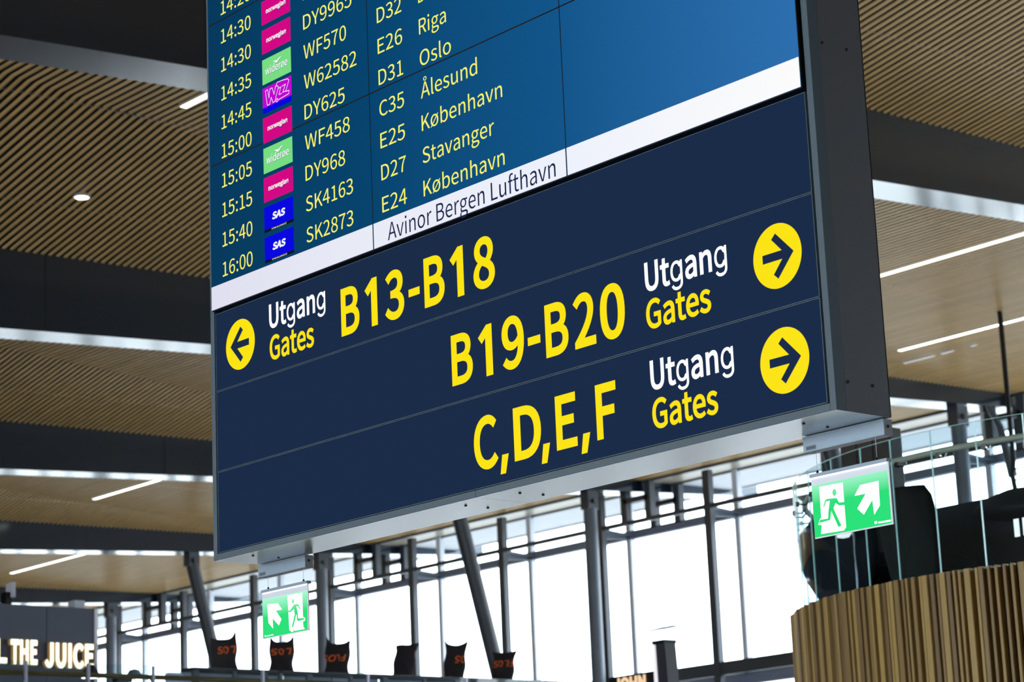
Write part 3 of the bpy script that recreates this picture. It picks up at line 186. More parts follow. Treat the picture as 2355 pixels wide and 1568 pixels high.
def glyph(font, ch, off=0.0, res=8):
    key = (font, ch, off)
    if key in _gc: return _gc[key]
    adv, spl = GL[font][ch]
    cu = bpy.data.curves.new('g', 'CURVE'); cu.dimensions = '2D'; cu.fill_mode = 'BOTH'; cu.resolution_u = res
    for sp in spl:
        s = cu.splines.new('BEZIER'); s.bezier_points.add(len(sp)-1); s.use_cyclic_u = True
        for b, p in zip(s.bezier_points, sp):
            b.handle_left_type = b.handle_right_type = 'FREE'
            b.handle_left = (p[0]/1000, p[1]/1000, 0); b.co = (p[2]/1000, p[3]/1000, 0); b.handle_right = (p[4]/1000, p[5]/1000, 0)
    o = bpy.data.objects.new('g', cu); C.objects.link(o)
    dg = bpy.context.evaluated_depsgraph_get(); dg.update()
    me = bpy.data.meshes.new_from_object(o.evaluated_get(dg), depsgraph=dg)
    vs = [(v.co.x, v.co.y) for v in me.vertices]; fs = [tuple(p.vertices) for p in me.polygons]
    bpy.data.objects.remove(o); bpy.data.curves.remove(cu); bpy.data.meshes.remove(me)
    if off > 0:      # heavier weight: a mitred band around every outline
        for sp in spl:
            P = []
            for i, p in enumerate(sp):
                q = sp[(i+1) % len(sp)]
                a_, b_, c_, d_ = (p[2],p[3]), (p[4],p[5]), (q[0],q[1]), (q[2],q[3])
                straight = abs((b_[0]-a_[0])*(d_[1]-a_[1])-(b_[1]-a_[1])*(d_[0]-a_[0])) < 30 and abs((c_[0]-a_[0])*(d_[1]-a_[1])-(c_[1]-a_[1])*(d_[0]-a_[0])) < 30
                for k in range(1 if straight else res):
                    t = k/res; u = 1-t
                    P.append(((u**3*a_[0]+3*u*u*t*b_[0]+3*u*t*t*c_[0]+t**3*d_[0])/1000, (u**3*a_[1]+3*u*u*t*b_[1]+3*u*t*t*c_[1]+t**3*d_[1])/1000))
            P = [p for i, p in enumerate(P) if math.dist(p, P[i-1]) > 1e-4]; m = len(P); Q = []
            for i in range(m):
                p0, p1, p2 = Vector(P[i-1]), Vector(P[i]), Vector(P[(i+1) % m])
                d1, d2 = (p1-p0).normalized(), (p2-p1).normalized()
                n1, n2 = Vector((d1.y,-d1.x))*OSGN, Vector((d2.y,-d2.x))*OSGN
                h = (n1+n2); h = h.normalized() if h.length > 1e-3 else n1
                Q.append(p1 + h*min(off/max(0.35, h.dot(n1)), off*2.2))
            o0 = len(vs); vs += P + [tuple(q) for q in Q]
            fs += [(o0+i, o0+(i+1) % m, o0+m+(i+1) % m, o0+m+i) for i in range(m)]
    _gc[key] = (adv/1000, vs, fs); return _gc[key]
def caph(font):
    if CAP[font] is None:
        g = glyph(font, 'H' if font == 'S' else 'G'); CAP[font] = max(v[1] for v in g[1]) if font == 'S' else max(v[1] for v in g[1])*0.985
    return CAP[font]
def layout(s, font='S', off=0.0, swap=None, track=0.0):
    """2D lettering with cap height 1, starting at x=0"""
    k = 1/caph(font); x = 0; V = []; F = []
    for ch in s:
        if ch == ' ': x += 0.078*k*1.0; continue
        f, sc = font, k
        if swap and ch in swap: f, sc = swap[ch], 1/caph(swap[ch])
        a, vs, fs = glyph(f, ch, off*(3.4 if f != font else 1.0)/sc if off else 0.0)
        o = len(V); V += [(x+v[0]*sc, v[1]*sc) for v in vs]; F += [tuple(i+o for i in q) for q in fs]
        x += a*sc + track
    x0 = min(v[0] for v in V)
    return [(v[0]-x0, v[1]) for v in V], F
class Lettering:
    """collects flat print on a plane: origin + x*X + z*Z"""
    def __init__(s, origin, X, Z): s.o = Vector(origin); s.X = Vector(X).normalized(); s.Z = Vector(Z).normalized(); s.mb = MB()
    def text(s, t, x0, z0, cap, width=None, x1=None, font='S', off=0.0, swap=None, track=0.0, skew=0.0, slope=0.0, mi=0):
        V, F = layout(t, font, off, swap, track); wd = max(v[0] for v in V)
        if x1 is not None: width = x1-x0
        kx = (width/wd) if width else cap
        s.mb.add([s.o + s.X*(x0+v[0]*kx+v[1]*cap*skew) + s.Z*(z0+v[1]*cap+v[0]*kx*slope) for v in V], F, mi); return s
    def fit(s, ch, x0, x1, z0, z1, font='S', off=0.0, mi=0):
        a, vs, fs = glyph(font, ch, off); xa = min(v[0] for v in vs); xb = max(v[0] for v in vs); ya = min(v[1] for v in vs); yb = max(v[1] for v in vs)
        s.mb.add([s.o + s.X*(x0+(v[0]-xa)/(xb-xa)*(x1-x0)) + s.Z*(z0+(v[1]-ya)/(yb-ya)*(z1-z0)) for v in vs], fs, mi); return s
    def poly(s, pts, mi=0):
        s.mb.add([s.o + s.X*p[0] + s.Z*p[1] for p in pts], [tuple(range(len(pts)))], mi); return s
    def rect(s, x0, x1, z0, z1, mi=0): return s.poly([(x0,z0),(x1,z0),(x1,z1),(x0,z1)], mi)
    def ellipse(s, cx, cz, rx, rz, n=40, mi=0): return s.poly([(cx+rx*math.cos(2*math.pi*i/n), cz+rz*math.sin(2*math.pi*i/n)) for i in range(n)], mi)
    def stroke(s, pts, w, closed=False, mi=0):
        P = [Vector(p) for p in pts]; n = len(P)
        for i in range(n if closed else n-1):
            a, b = P[i], P[(i+1)%n]; d = (b-a); 
            if d.length < 1e-6: continue
            d.normalize(); q = Vector((-d.y, d.x))*w/2; e = d*w*0.4
            s.poly([a-e-q, b+e-q, b+e+q, a-e+q], mi)
        return s
    def build(s, name, mats, parent):
        o = s.mb.build(name, mats, parent)
        bm = bmesh.new(); bm.from_mesh(o.data); bmesh.ops.triangulate(bm, faces=[f for f in bm.faces if len(f.verts) > 4]); bm.to_mesh(o.data); bm.free()
        return o

# ================================================================ SETTING
XB = [12.8, -0.4, -13.6, -26.8, -40.0, -52.8, -65.6, -78.8]     # +X faces of the roof beams
BW = 0.74
ZB = lambda y: 10.915 + 0.053*y        # beam soffit
ZT = lambda y: 12.85 + 0.0137*y        # where the slats meet the beam face
DL = lambda y: max(0.0, 0.0335*(39.5-y))
ZF = lambda y: ZT(y)+DL(y)             # flat part of the slats
SL = 1/math.tan(math.radians(10))
YS, YG, YM, YE = -24.0, 41.2, 42.35, 44.7

floor = MB().box(-95, 22, YS, YM+0.1, -0.3, 0).build('floor', M_FLOOR); tag(floor, 'pale grey polished hall floor below the hanging signs', 'floor', kind='structure')
apron = MB().box(-260, 200, YM+0.12, 420, -1.0, -0.4).build('ground', M_GROUND); tag(apron, 'grey concrete apron outside behind the glass wall', 'ground', kind='structure')
wl = MB().box(-95.4,-95, YS, YM, -0.3, 15).build('wall_left', M_WALL); tag(wl, 'grey end wall at the far end of the hall', 'wall', kind='structure')
wr = MB().box(22,22.4, YS, YM, -0.3, 15).build('wall_right', M_WALL); tag(wr, 'grey side wall to the right of the wooden drum', 'wall', kind='structure')
wb = MB().box(-95.4,22.4, YS-0.4, YS, -0.3, 0.6).box(-95.4,22.4, YS-0.4, YS, 7.2, 15).box(-95.4,-26, YS-0.4, YS, 0.6, 7.2).build('wall_back', M_WALL)  # opening is unglazed, out of view, and sized to light the ceiling
for x in range(-90, 22, 8): pass
tag(wb, 'grey back wall with an unseen gap added to light the hall', 'wall', kind='structure')
roof = MB().box(-95.4, 22.4, YS-0.4, YE, 15.0, 15.4).build('roof', mat('roof_grey', (60,62,66), rough=0.8))
tag(roof, 'dark flat roof deck above the slatted ceiling and beams', 'roof', kind='structure')

# roof beams
ordn = ['behind the camera side', 'nearest, above the departures board', 'first crossing the upper left corner', 'second from the top left', 'third from the top left', 'fourth from the top left', 'fifth, above the juice bar sign', 'last, at the far end of the hall']
for i, xb in enumerate(XB):
    ya, yb = YS, 45.9
    prof = [(ya, ZB(ya)), (YG, ZB(YG)), (yb, ZB(yb)), (yb, 13.9), (YG, 14.6), (ya, 14.6)]
    b = MB().prism([(xb, y, z) for y, z in prof], (-BW, 0, 0)).build('roof_beam' if i == 0 else 'roof_beam', M_BEAM)
    tag(b, 'deep charcoal roof beam, ' + ordn[i], 'beam', group='charcoal roof beams', kind='structure')
    # faint panel joints on the face
    j = MB()
    for k in range(12):
        y = -18+5.4*k; j.box(xb, xb+0.003, y, y+0.012, ZB(y)+0.05, 14.5)
    jj = j.build('face_joint', M_DARKV, b)

# slatted ceilings
PITCH, SW, SD = 0.150, 0.062, 0.024
def slat_mesh(y, xa, xk, xt):
    """one slat along X: flat from xa to xk, then down to xt"""
    zf, zt = ZF(y), ZT(y); h = SW/2
    xk = max(xk, xt+0.02)
    path = [(xa, zf), (xk, zf), (xt, zt)]
    vs = []
    for (x, z) in path:
        vs += [(x, -h+0.008, z), (x, h-0.008, z), (x, h, z+0.008), (x, h, z+SD), (x, -h, z+SD), (x, -h, z+0.008)]
    fs = []
    for i in range(2):
        a = i*6
        for k in range(6): fs.append((a+k, a+(k+1)%6, a+6+(k+1)%6, a+6+k))
    fs.append((12,13,14,15,16,17)); fs.append((5,4,3,2,1,0))
    return vs, fs
bayname = ['above the camera', 'right above the departures board', 'between the first two beams in view', 'between the second and third beams', 'between the third and fourth beams', 'between the fourth and fifth beams', 'at the far end behind the juice bar']
rng = {1: (14.0, 28.5), 2: (5.5, 41.0), 3: (12.5, 29.0)}
for bi in range(len(XB)-1):
    xa, xt = XB[bi]-BW, XB[bi+1]
    # backing above the slats
    mb = MB(); ys = [YS, 0, 10, 20, 30, 39.5, YG]
    for y0, y1 in zip(ys, ys[1:]):
        v = []
        for y in (y0, y1):
            k = xt + DL(y)*SL
            v += [(xa+0.02, y, ZF(y)+SD+0.12), (k, y, ZF(y)+SD+0.12), (xt-0.02, y, ZT(y)+SD+0.12)]
        mb.add(v, [(0,1,4,3), (1,2,5,4)])
    back = mb.build('ceiling', M_DARKV); tag(back, 'oak slatted ceiling bay ' + bayname[bi], 'ceiling', group='slatted ceiling bays', kind='structure')
    # battens the slats are clipped to
    bt = MB()
    for dx in (1.7, 5.0, 8.5):
        x = xt+dx
        for y0 in range(-24, 39, 3):
            v = []
            for y in (y0, y0+3):
                z = min(ZF(y), ZT(y)+dx/SL)+SD+0.002
                v += [(x, y, z), (x+0.06, y, z), (x+0.06, y, z+0.03), (x, y, z+0.03)]
            bt.add(v, [(0,1,5,4),(1,2,6,5),(2,3,7,6),(3,0,4,7)])
    bt.build('batten', M_STEELD, back)
    rest = MB(); lo, hi = rng.get(bi, (1, 0)); n = int((YG-YS-0.1)/PITCH)
    for q in range(n):
        y = YS+0.1+q*PITCH
        xk = xt + DL(y)*SL
        vs, fs = slat_mesh(y, xa, xk, xt)
        if lo <= y <= hi:
            me = bpy.data.meshes.new('slat'); me.from_pydata(vs, [], fs); me.materials.append(M_SLAT); me.update()
            o = link('slat', me, back); o.location = (0, y, 0)
        else:
            rest.add([(v[0], v[1]+y, v[2]) for v in vs], fs)
    r = rest.build('slat_field', M_SLAT, back); r['kind'] = 'stuff'

# ceiling lights
M_STRIP = emat('strip_light', (255,253,240), 5.0)
M_DASH = emat('dim_dash_glow', (225,222,225), 0.8)
M_HOUS = mat('lamp_housing', (210,210,205), rough=0.4)
def strip(x0, x1, y, label, m=M_STRIP, wd=0.11):
    t = empty('strip_light'); z = ZF(y)
    MB().box(x0, x1, y-wd/2-0.015, y+wd/2+0.015, z-0.012, z+0.05).build('housing', M_HOUS, t)
    MB().box(x0+0.02, x1-0.02, y-wd/2, y+wd/2, z-0.02, z-0.0125).build('diffuser', m, t)
    place(t, ((x0+x1)/2, y, z)); tag(t, label, 'ceiling light', group='linear lights in the slatted ceiling')
strip(-21.0, -15.6, 13.49, 'white linear ceiling light cut off by the left edge of the board, nearest')
strip(-50.3, -45.0, 29.38, 'white linear ceiling light below the third beam at the left')
strip(-63.6, -58.0, 34.1, 'white linear ceiling light low down at the left edge')
strip(-24.6, -16.5, 29.93, 'long white linear ceiling light at the right, the upper one')
strip(-25.2, -16.5, 35.09, 'long white linear ceiling light at the right, lower, crossed by a black pole')
for a, b, k in ((-25.95, -25.05, 'longest'), (-24.85, -24.5, 'middle'), (-24.0, -23.85, 'shortest')):  # pale dashes, not lit lamps; their brightness is painted as emission
    strip(a, b, 36.12, k + ' of three dim painted dashes, no lit lamps, in the ceiling at the right', M_DASH, 0.09)
t = empty('downlight'); c = (-24.58, 13.82, 13.43)
MB().lathe([(0.11,0.05),(0.15,0.0),(0.15,-0.012),(0.115,-0.012)], c, 24).build('rim', M_HOUS, t, smooth=True)
MB().lathe([(0.0,-0.014),(0.118,-0.014)], c, 24).build('lamp', M_STRIP, t)
place(t, c); tag(t, 'small round white downlight in the slats at the upper left', 'ceiling light')

# exterior soffit and eave
so = MB().box(-95, 22, YG, YM, ZF(YG), ZF(YG)+0.1).build('trim_1', mat('warm_soffit', (176,168,150), rough=0.35, noise=0.05, scale=1.0, stretch=(0.4,9,9)))
tag(so, 'warm beige soffit strip between ceiling and glass wall', 'trim', kind='structure')
MB().box(-95, 22, YG-0.05, YG+0.03, ZF(YG)-0.06, ZF(YG)+0.02).build('edge_profile', M_STEELD, so)
MB().box(-95, 22, YM-0.04, YM+0.04, ZF(YG)-0.05, ZF(YG)+0.06).build('edge_profile', M_STEELD, so)
so2 = MB().box(-95, 22, YM, YE, 13.44, 13.6).build('trim_2', M_SOFFIT); tag(so2, 'pale outdoor roof overhang seen through the glass', 'trim', kind='structure')
MB().box(-95, 22, YE, YE+0.1, 13.4, 15.4).build('fascia', M_SOFFIT, so2)

# glass wall
win = empty('window_1'); tag(win, 'tall glazed wall of grey posts in front of the white sky', 'window', kind='structure')
FX = [-37.43-4.42*k for k in range(-13, 13)]
post = MB().prism([(-0.125,-0.09,0),(0.125,-0.09,0),(0.125,0.09,0),(-0.125,0.09,0)], (0,0,13.3)).mesh('post', M_STEELD)
mull = MB().box(-0.095, 0.095, -0.09, 0.09, 0, 13.44).mesh('mullion', M_MULL)
for x in FX:
    if -94 < x < 21:
        o = link('post', post, win); o.location = (x, YG, 0)
        o = link('mullion', mull, win); o.location = (x, YM, 0)
for zr in (12.3, 7.93):
    lo_ = zr-0.06 if zr > 10 else zr-0.30
    MB().box(-95, 22, YG-0.05, YG+0.05, lo_, zr+0.06).build('rail', M_STEELD, win)
    MB().box(-95, 22, YM-0.1, YM+0.1, zr-0.24 if zr > 10 else zr-0.5, zr+0.0).build('transom', mat('grey_transom', (124,134,158), rough=0.4), win)
    for x in FX:
        if -94 < x < 21:
            g = MB().prism([(x-0.03, YG, zr+0.02), (x-0.03, YG, zr-0.30), (x-0.03, YM, zr-0.22), (x-0.03, YM, zr-0.08)], (0.06,0,0))
            g.prism([(x-0.06, YG, zr-0.12), (x+0.06, YG, zr-0.12), (x+0.35, YM, zr-0.14), (x-0.35, YM, zr-0.14)], (0,0,0.02))
            g.build('gusset', M_STEEL, win)
pane = MB().box(0.08, 4.34, -0.012, 0.012, 0, 1).mesh('glass_pane', M_WGLASS)
for x in FX:
    if -94 < x-4.42 and x < 21:
        for z0, z1 in ((0.0, 3.9), (3.9, 7.73), (7.95, 12.1), (12.32, 13.4)):
            o = link('glass_pane', pane, win); o.location = (x-4.42, YM, z0); o.scale = (1, 1, z1-z0)
MB().box(-95, 22, YM-0.06, YM+0.06, 3.84, 3.96).build('transom', M_MULL, win)
# portal frames under each beam where it passes the glass
for i, xb in enumerate(XB[2:7]):
    for yy in (YG, YM):
        p = MB(); x0, x1 = xb-BW-0.02, xb+0.24
        p.box(x0-0.12, x0+0.12, yy-0.1, yy+0.1, 12.25, ZB(yy)+0.01).box(x1-0.12, x1+0.12, yy-0.1, yy+0.1, 12.25, 13.4)
        p.box(x0, x1, yy-0.1, yy+0.1, 12.85, 13.0)
        p.build('portal_frame', M_STEELD, win)

# columns
cn = ['hidden behind the wooden drum', 'behind the glass balustrade at the right', 'in the middle of the window', 'right of the left exit sign', 'beside the juice bar sign']
for i, xb in enumerate(XB[2:7]):
    x = xb-0.33; zt = ZB(39.4); t = empty('column')
    r0 = 0.19
    MB().tube([(x,39.4,0),(x,39.4,zt-0.45)], r0, 24).build('shaft', M_STEEL, t, smooth=True)
    MB().box(x-0.16, x+0.16, 39.2, 39.6, zt-0.5, zt).tube([(x-0.26,39.4,zt-0.28),(x+0.26,39.4,zt-0.28)], 0.07, 12).build('head_joint', M_STEELD, t)
    place(t, (x,39.4,0)); tag(t, 'grey round steel column, ' + cn[i], 'column', group='round steel columns', kind='structure')
cn2 = ['hidden behind the board at the right', 'in the middle of the window', 'left of the left exit sign', 'at the far left end']
for i, xb in enumerate(XB[3:7]):
    x = xb-0.4; yt = 34.57; zt = ZB(yt)
    yb = yt + 0.27*zt
    t = empty('inclined_column')
    MB().tube([(x,yt,zt-0.3),(x,yb,0.0)], 0.2, 24, r2=0.24).build('shaft', M_STEELD, t, smooth=True)
    MB().box(x-0.17, x+0.17, yt-0.2, yt+0.17, zt-0.4, zt+0.01).tube([(x-0.28,yt-0.02,zt-0.25),(x+0.28,yt-0.02,zt-0.25)], 0.08, 12).build('head_joint', M_STEELD, t)
    place(t, (x,yb,0)); tag(t, 'dark grey inclined steel column, ' + cn2[i], 'column', group='inclined steel columns', kind='structure')
t = MB().tube([(-26.95,40.2,13.3),(-26.95,40.75,12.6),(-26.95,41.1,11.4)], 0.06, 10, r2=0.12).build('brace', M_STEELD, None, smooth=True)
tag(t, 'thin dark brace dropping from the second beam at the far right', 'brace', kind='structure')

# ================================================================ HANGING DEPARTURES BOARD
Z0 = 4.307402
board = empty('departures_board')
FL, FR, DEP, ZBOT, ZTOP = -0.038, 3.671, 0.274, 3.176, 6.46
MB().box(FL, FL+0.030, 0.0, 0.05, ZBOT, ZTOP).build('frame', M_FRAME, board, bevel=0.0015)
MB().box(3.643, FR, 0.0, 0.05, ZBOT, ZTOP).build('frame', M_FRAME, board, bevel=0.0015)
MB().box(FL+0.031, 1.7895, 0.0, 0.05, ZBOT, 3.2035).build('frame', M_FRAME, board, bevel=0.001)
MB().box(1.7915, 3.6425, 0.0, 0.05, ZBOT, 3.2035).build('frame', M_FRAME, board, bevel=0.001)
MB().box(FL+0.031, 3.6425, 0.0, 0.05, 6.44, ZTOP).build('frame', M_FRAME, board, bevel=0.001)
MB().box(FL+0.004, FR-0.004, 0.052, DEP-0.006, ZBOT+0.004, ZTOP-0.004).build('housing', M_DARKV, board)
MB().box(FL+0.03, 3.643, 0.03, 0.051, 3.2, ZTOP-0.02).build('backing', M_BLACK, board)
MB().box(FR-0.003, FR, 0.051, DEP, ZBOT+0.002, ZTOP).build('side_panel', M_SIDE, board)
MB().box(FL, FL+0.003, 0.051, DEP, ZBOT+0.002, ZTOP).build('side_panel', M_SIDE, board)
MB().box(FL, FR, DEP-0.004, DEP+0.001, ZBOT+0.002, ZTOP).build('rear_panel', M_FRAME, board)
MB().box(FL+0.001, 1.7895, 0.003, DEP, ZBOT-0.0006, ZBOT+0.001).build('underside_plate', M_ALU, board)
MB().box(1.7915, FR-0.001, 0.003, DEP, ZBOT-0.0006, ZBOT+0.001).build('underside_plate', M_ALU, board)
sm = MB().lathe([(0.0,-0.004),(0.0045,-0.004),(0.006,-0.001),(0.006,0.0)], (0,0,0), 14).mesh('screw', M_SCREW)
for x, y in ((0.176,0.064),(0.176,0.2),(1.628,0.084),(1.627,0.199),(1.950,0.091),(1.961,0.2),(3.454,0.073),(3.453,0.194)):
    o = link('screw', sm, board); o.location = (x, y, ZBOT-0.0006)
for z in (3.277, 4.477, 5.677):
    for y in (0.065, 0.19):
        o = link('screw', sm, board); o.rotation_euler = (0, -math.pi/2, 0); o.location = (FR, y, z)
# suspension
for x in (0.5, 3.2):
    MB().tube([(x,0.14,ZTOP-0.01),(x,0.14,ZF(0.14)+0.05)], 0.03, 12).build('hanger_rod', M_STEELD, board)

TW, TH = 1.2135, 0.6855
cols = [('cap', 0)]
def screen(ci, ri):
    x0, z0 = ci*TW, Z0+ri*TH
    x1 = x0+TW if ci < 2 else 3.636
    s = MB().box(x0+0.0006, x1-0.0006, -0.015, 0.03, z0+0.0006, z0+TH-0.0006).build('screen', M_BLACK, board)
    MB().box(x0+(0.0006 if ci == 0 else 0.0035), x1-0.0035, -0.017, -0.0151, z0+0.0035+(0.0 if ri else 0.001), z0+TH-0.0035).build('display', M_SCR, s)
    return s
scr = {(c_, r_): screen(c_, r_) for c_ in range(3) for r_ in range(3)}
YD = -0.0173
for c_ in range(3):
    x0 = c_*TW+(0.0006 if c_ == 0 else 0.0035); x1 = (c_+1)*TW-0.0035 if c_ < 2 else 3.6325
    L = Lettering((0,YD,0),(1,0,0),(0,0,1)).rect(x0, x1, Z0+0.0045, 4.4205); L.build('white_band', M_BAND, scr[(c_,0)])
base = {16.0:4.4500}
rows = [4.450, 4.5895, 4.729, 4.8685, 5.008, 5.147, 5.285, 5.4235, 5.562, 5.701]
times = ['16:00','15:40','15:15','15:05','15:00','14:45','14:35','14:30','14:30','14:20']
flights = ['SK2873','SK4163','DY968','WF458','DY625','W62582','WF570','DY9965','DY','']
gates = ['E24','D27','E25','C35','D31','E26','D32','B18','','']
cities = ['København','Stavanger','København','Ålesund','Oslo','Riga','Bodø','','','']
airl = ['c','c','a','b','a','d','b','a','a','']
xr = {'SK2873':1.080,'SK4163':1.084,'DY968':1.034,'WF458':1.073,'DY625':1.043,'W62582':1.133,'WF570':1.065,'DY9965':1.110,'DY':0.87}
cw = {'København':0.512,'Stavanger':0.455,'Ålesund':0.364,'Oslo':0.204,'Riga':0.178,'Bodø':0.19}
def rowtile(z): return 0 if z < Z0+TH-0.001 else (1 if z < Z0+2*TH-0.001 else 2)
Lt = {}
def LL(ci, z, kind, y=YD-0.0003):
    k = (ci, rowtile(z), len(Lt)); Lt[k] = Lettering((0,y,0),(1,0,0),(0,0,1))
    return Lt[k]
CAPH = 0.0665
for z, tm, fl, ga, ci, al in zip(rows, times, flights, gates, cities, airl):
    xo = -0.0025*((z-4.45)/0.139) if False else 0.012*(z-4.45)
    LL(0, z, 'y').text(tm, 0.094+xo, z, CAPH, x1=0.332+0.016*(z-4.45))
    if fl: LL(0, z, 'y').text(fl, 0.742+0.012*(z-4.45), z+0.002, CAPH, x1=xr[fl])
    if ga: LL(1, z, 'y').text(ga, 1.281+0.003*(z-4.45), z+0.003, CAPH, x1=1.448+0.005*(z-4.45))
    if ci: LL(1, z, 'y').text(ci, 1.558+0.01*(z-4.45), z+0.002, CAPH, width=cw[ci])
for (ci, ri, k), L in Lt.items(): L.build('lettering', M_TYEL, scr[(ci,ri)])
L = Lettering((0,YD-0.0006,0),(1,0,0),(0,0,1)).text('Avinor Bergen Lufthavn', 1.313, 4.3255, 0.0735, x1=2.364); L.build('lettering', M_TNAVY, scr[(1,0)])
# airline tiles
cA = emat('tile_magenta', (216,0,134), 0.95); cB = emat('tile_green', (122,226,132), 0.95); cC = emat('tile_blue', (0,0,228), 0.95)
cD = emat('tile_violet', (196,0,214), 0.95); cK = emat('tile_black', (12,14,30), 0.8); cN = emat('tile_navy_print', (60,40,130), 0.8); cT = emat('tile_grey_print', (40,120,130), 0.8)
YT = YD-0.0004
for z, al in zip(rows, airl):
    if not al: continue
    zt = z+0.1005; zb = z-0.0165; x0 = 0.427+0.009*(z-4.45); x1 = 0.649+0.009*(z-4.45); cx = (x0+x1)/2
    parent = scr[(0, rowtile(z))]
    L = Lettering((0,YT,0),(1,0,0),(0,0,1))
    if al == 'a':
        zb = z-0.0215 if abs(z-5.008) < 0.01 else zb
        L.rect(x0, x1, zb, zt-0.004, 0)
        L.mb.v = [(v[0], v[1]+0.0001, v[2]) for v in L.mb.v]
        L.text('norwegian', x0+0.035, z+0.032, 0.0205, x1=x0+0.187, off=0.055, mi=1)
        L.stroke([(x0+0.120,z+0.028),(x0+0.131,z+0.0215),(x0+0.150,z+0.0215),(x0+0.168,z+0.030)], 0.003, mi=2).stroke([(x0+0.172,z+0.033),(x0+0.200,z+0.036)], 0.003, mi=2)
        o = L.build('airline_tile', [cA, M_TWHT, cN], parent)
    elif al == 'b':
        L.rect(x0, x1, z-0.0245+0.001, zt-0.006, 0)
        L.mb.v = [(v[0], v[1]+0.0001, v[2]) for v in L.mb.v]
        for dx, dz, mi in ((0.0015,-0.0022,2),(0,0,1)):
            if mi == 1: L.o = Vector((0,YT-0.0001,0))
            L.text('wıderøe'.replace('ı','l'), x0+0.023+dx, z+0.018+dz, 0.035, x1=x0+0.195+dx, off=0.03, mi=mi) if False else L.text('widerøe', x0+0.023+dx, z+0.018+dz, 0.034, x1=x0+0.195+dx, off=0.02, mi=mi)
            L.poly([(x0+0.082+dx,z+0.064+dz),(x0+0.100+dx,z+0.0665+dz),(x0+0.112+dx,z+0.0625+dz),(x0+0.122+dx,z+0.066+dz),(x0+0.136+dx,z+0.071+dz),(x0+0.156+dx,z+0.070+dz),(x0+0.134+dx,z+0.0635+dz),(x0+0.118+dx,z+0.052+dz),(x0+0.106+dx,z+0.052+dz),(x0+0.098+dx,z+0.059+dz)], mi)
        o = L.build('airline_tile', [cB, M_TWHT, cT], parent)
    elif al == 'c':
        L.rect(x0, x1, zb+0.0125, zt, 0).rect(x0, x1, zb, zb+0.0125, 2)
        L.mb.v = [(v[0], v[1]+0.0001, v[2]) for v in L.mb.v]
        L.text('SAS', x0+0.058, z+0.033, 0.029, width=0.098, off=0.075, skew=0.22, mi=1)
        L.text('STAR ALLIANCE', x0+0.055, zb+0.0035, 0.0065, x1=x0+0.155, off=0.02, mi=1).stroke([(x0+0.160,zb+0.0035),(x0+0.166,zb+0.0035),(x0+0.166,zb+0.010),(x0+0.160,zb+0.010)], 0.0012, True, mi=1)
        o = L.build('airline_tile', [cC, M_TWHT, cK], parent)
    else:
        L.rect(x0, x1, zb+0.022, zt-0.003, 0).rect(x0, x1, zb-0.006, zb+0.022, 2)
        L.mb.v = [(v[0], v[1]+0.0001, v[2]) for v in L.mb.v]
        P = lambda a, b: (x0+0.222*a, zb+0.123*b)
        L.stroke([P(.10,.80),P(.16,.22),P(.24,.22),P(.30,.46),P(.36,.22),P(.44,.26),P(.47,.42),P(.56,.72),P(.50,.80),P(.46,.80),P(.44,.72),P(.40,.52),P(.34,.80),P(.26,.80),P(.22,.48),P(.18,.82)], 0.003, True, mi=1)
        L.stroke([P(.44,.72),P(.52,.92),P(.70,.90),P(.88,.86),P(.92,.78),P(.80,.42),P(.92,.40),P(.90,.28),P(.56,.24)], 0.003, mi=1)
        L.stroke([P(.54,.66),P(.64,.68),P(.57,.42),P(.66,.42)], 0.003, mi=1).stroke([P(.68,.68),P(.80,.70),P(.70,.44),P(.80,.44)], 0.003, mi=1)
        L.stroke([P(.50+.035*math.cos(a), .24+.06*math.sin(a)) for a in [k*math.pi/5 for k in range(10)]], 0.003, True, mi=1)
        o = L.build('airline_tile', [cD, M_TWHT, cC], parent)

# direction panels
pz = [(3.939, 4.2985), (3.572, 3.937), (3.207, 3.570)]
panels = []
for z0, z1 in pz:
    p = MB().box(0.002, 3.629, 0.004, 0.029, z0+0.0015, z1).build('sign_panel', M_NAVY, board)
    e = MB(); e.box(0.0005, 3.6305, 0.0025, 0.0245, z0, z0+0.0022).box(0.0005, 3.6305, 0.0025, 0.0245, z1-0.0034, z1-0.0014)
    e.box(0.0, 0.0022, 0.0025, 0.0245, z0, z1).box(3.6285, 3.6307, 0.0025, 0.0245, z0, z1)
    e.build('edge_strip', M_THIN, p); panels.append(p)
YP = 0.0034
def arrow(cx, cz, sgn, panel):
    L = Lettering((0,YP,0),(1,0,0),(0,0,1)).ellipse(cx, cz, 0.1135, 0.1145, 72); L.build('arrow_disc', M_YEL, panel)
    pts = [(.077,.0005),(-.003,.081),(-.023,.0625),(.0225,.0155),(-.069,.0155),(-.069,-.0155),(.0225,-.0155),(-.021,-.0625),(-.001,-.081)]
    L = Lettering((0,YP-0.0005,0),(1,0,0),(0,0,1)).poly([(cx+sgn*a, cz+b) for a, b in pts]); L.build('arrow', M_NAVY2, panel)
arrow(0.1935, 4.119, -1, panels[0]); arrow(3.451, 3.756, 1, panels[1]); arrow(3.451, 3.388, 1, panels[2])
OB = 0.0085
def small(x0u, x1u, zu, x0g, x1g, zg, p):
    L = Lettering((0,YP,0),(1,0,0),(0,0,1)).text('Utgang', x0u, zu, 0.103, x1=x1u, off=OB*3.8, swap={'g':'I'}); L.build('lettering', M_WHT, p)
    L = Lettering((0,YP,0),(1,0,0),(0,0,1)).text('Gates', x0g, zg, 0.103, x1=x1g, off=OB*3.8); L.build('lettering', M_YEL, p)
small(0.420, 0.838, 4.144, 0.420, 0.750, 4.0, panels[0])
small(2.795, 3.212, 3.777, 2.791, 3.122, 3.636, panels[1])
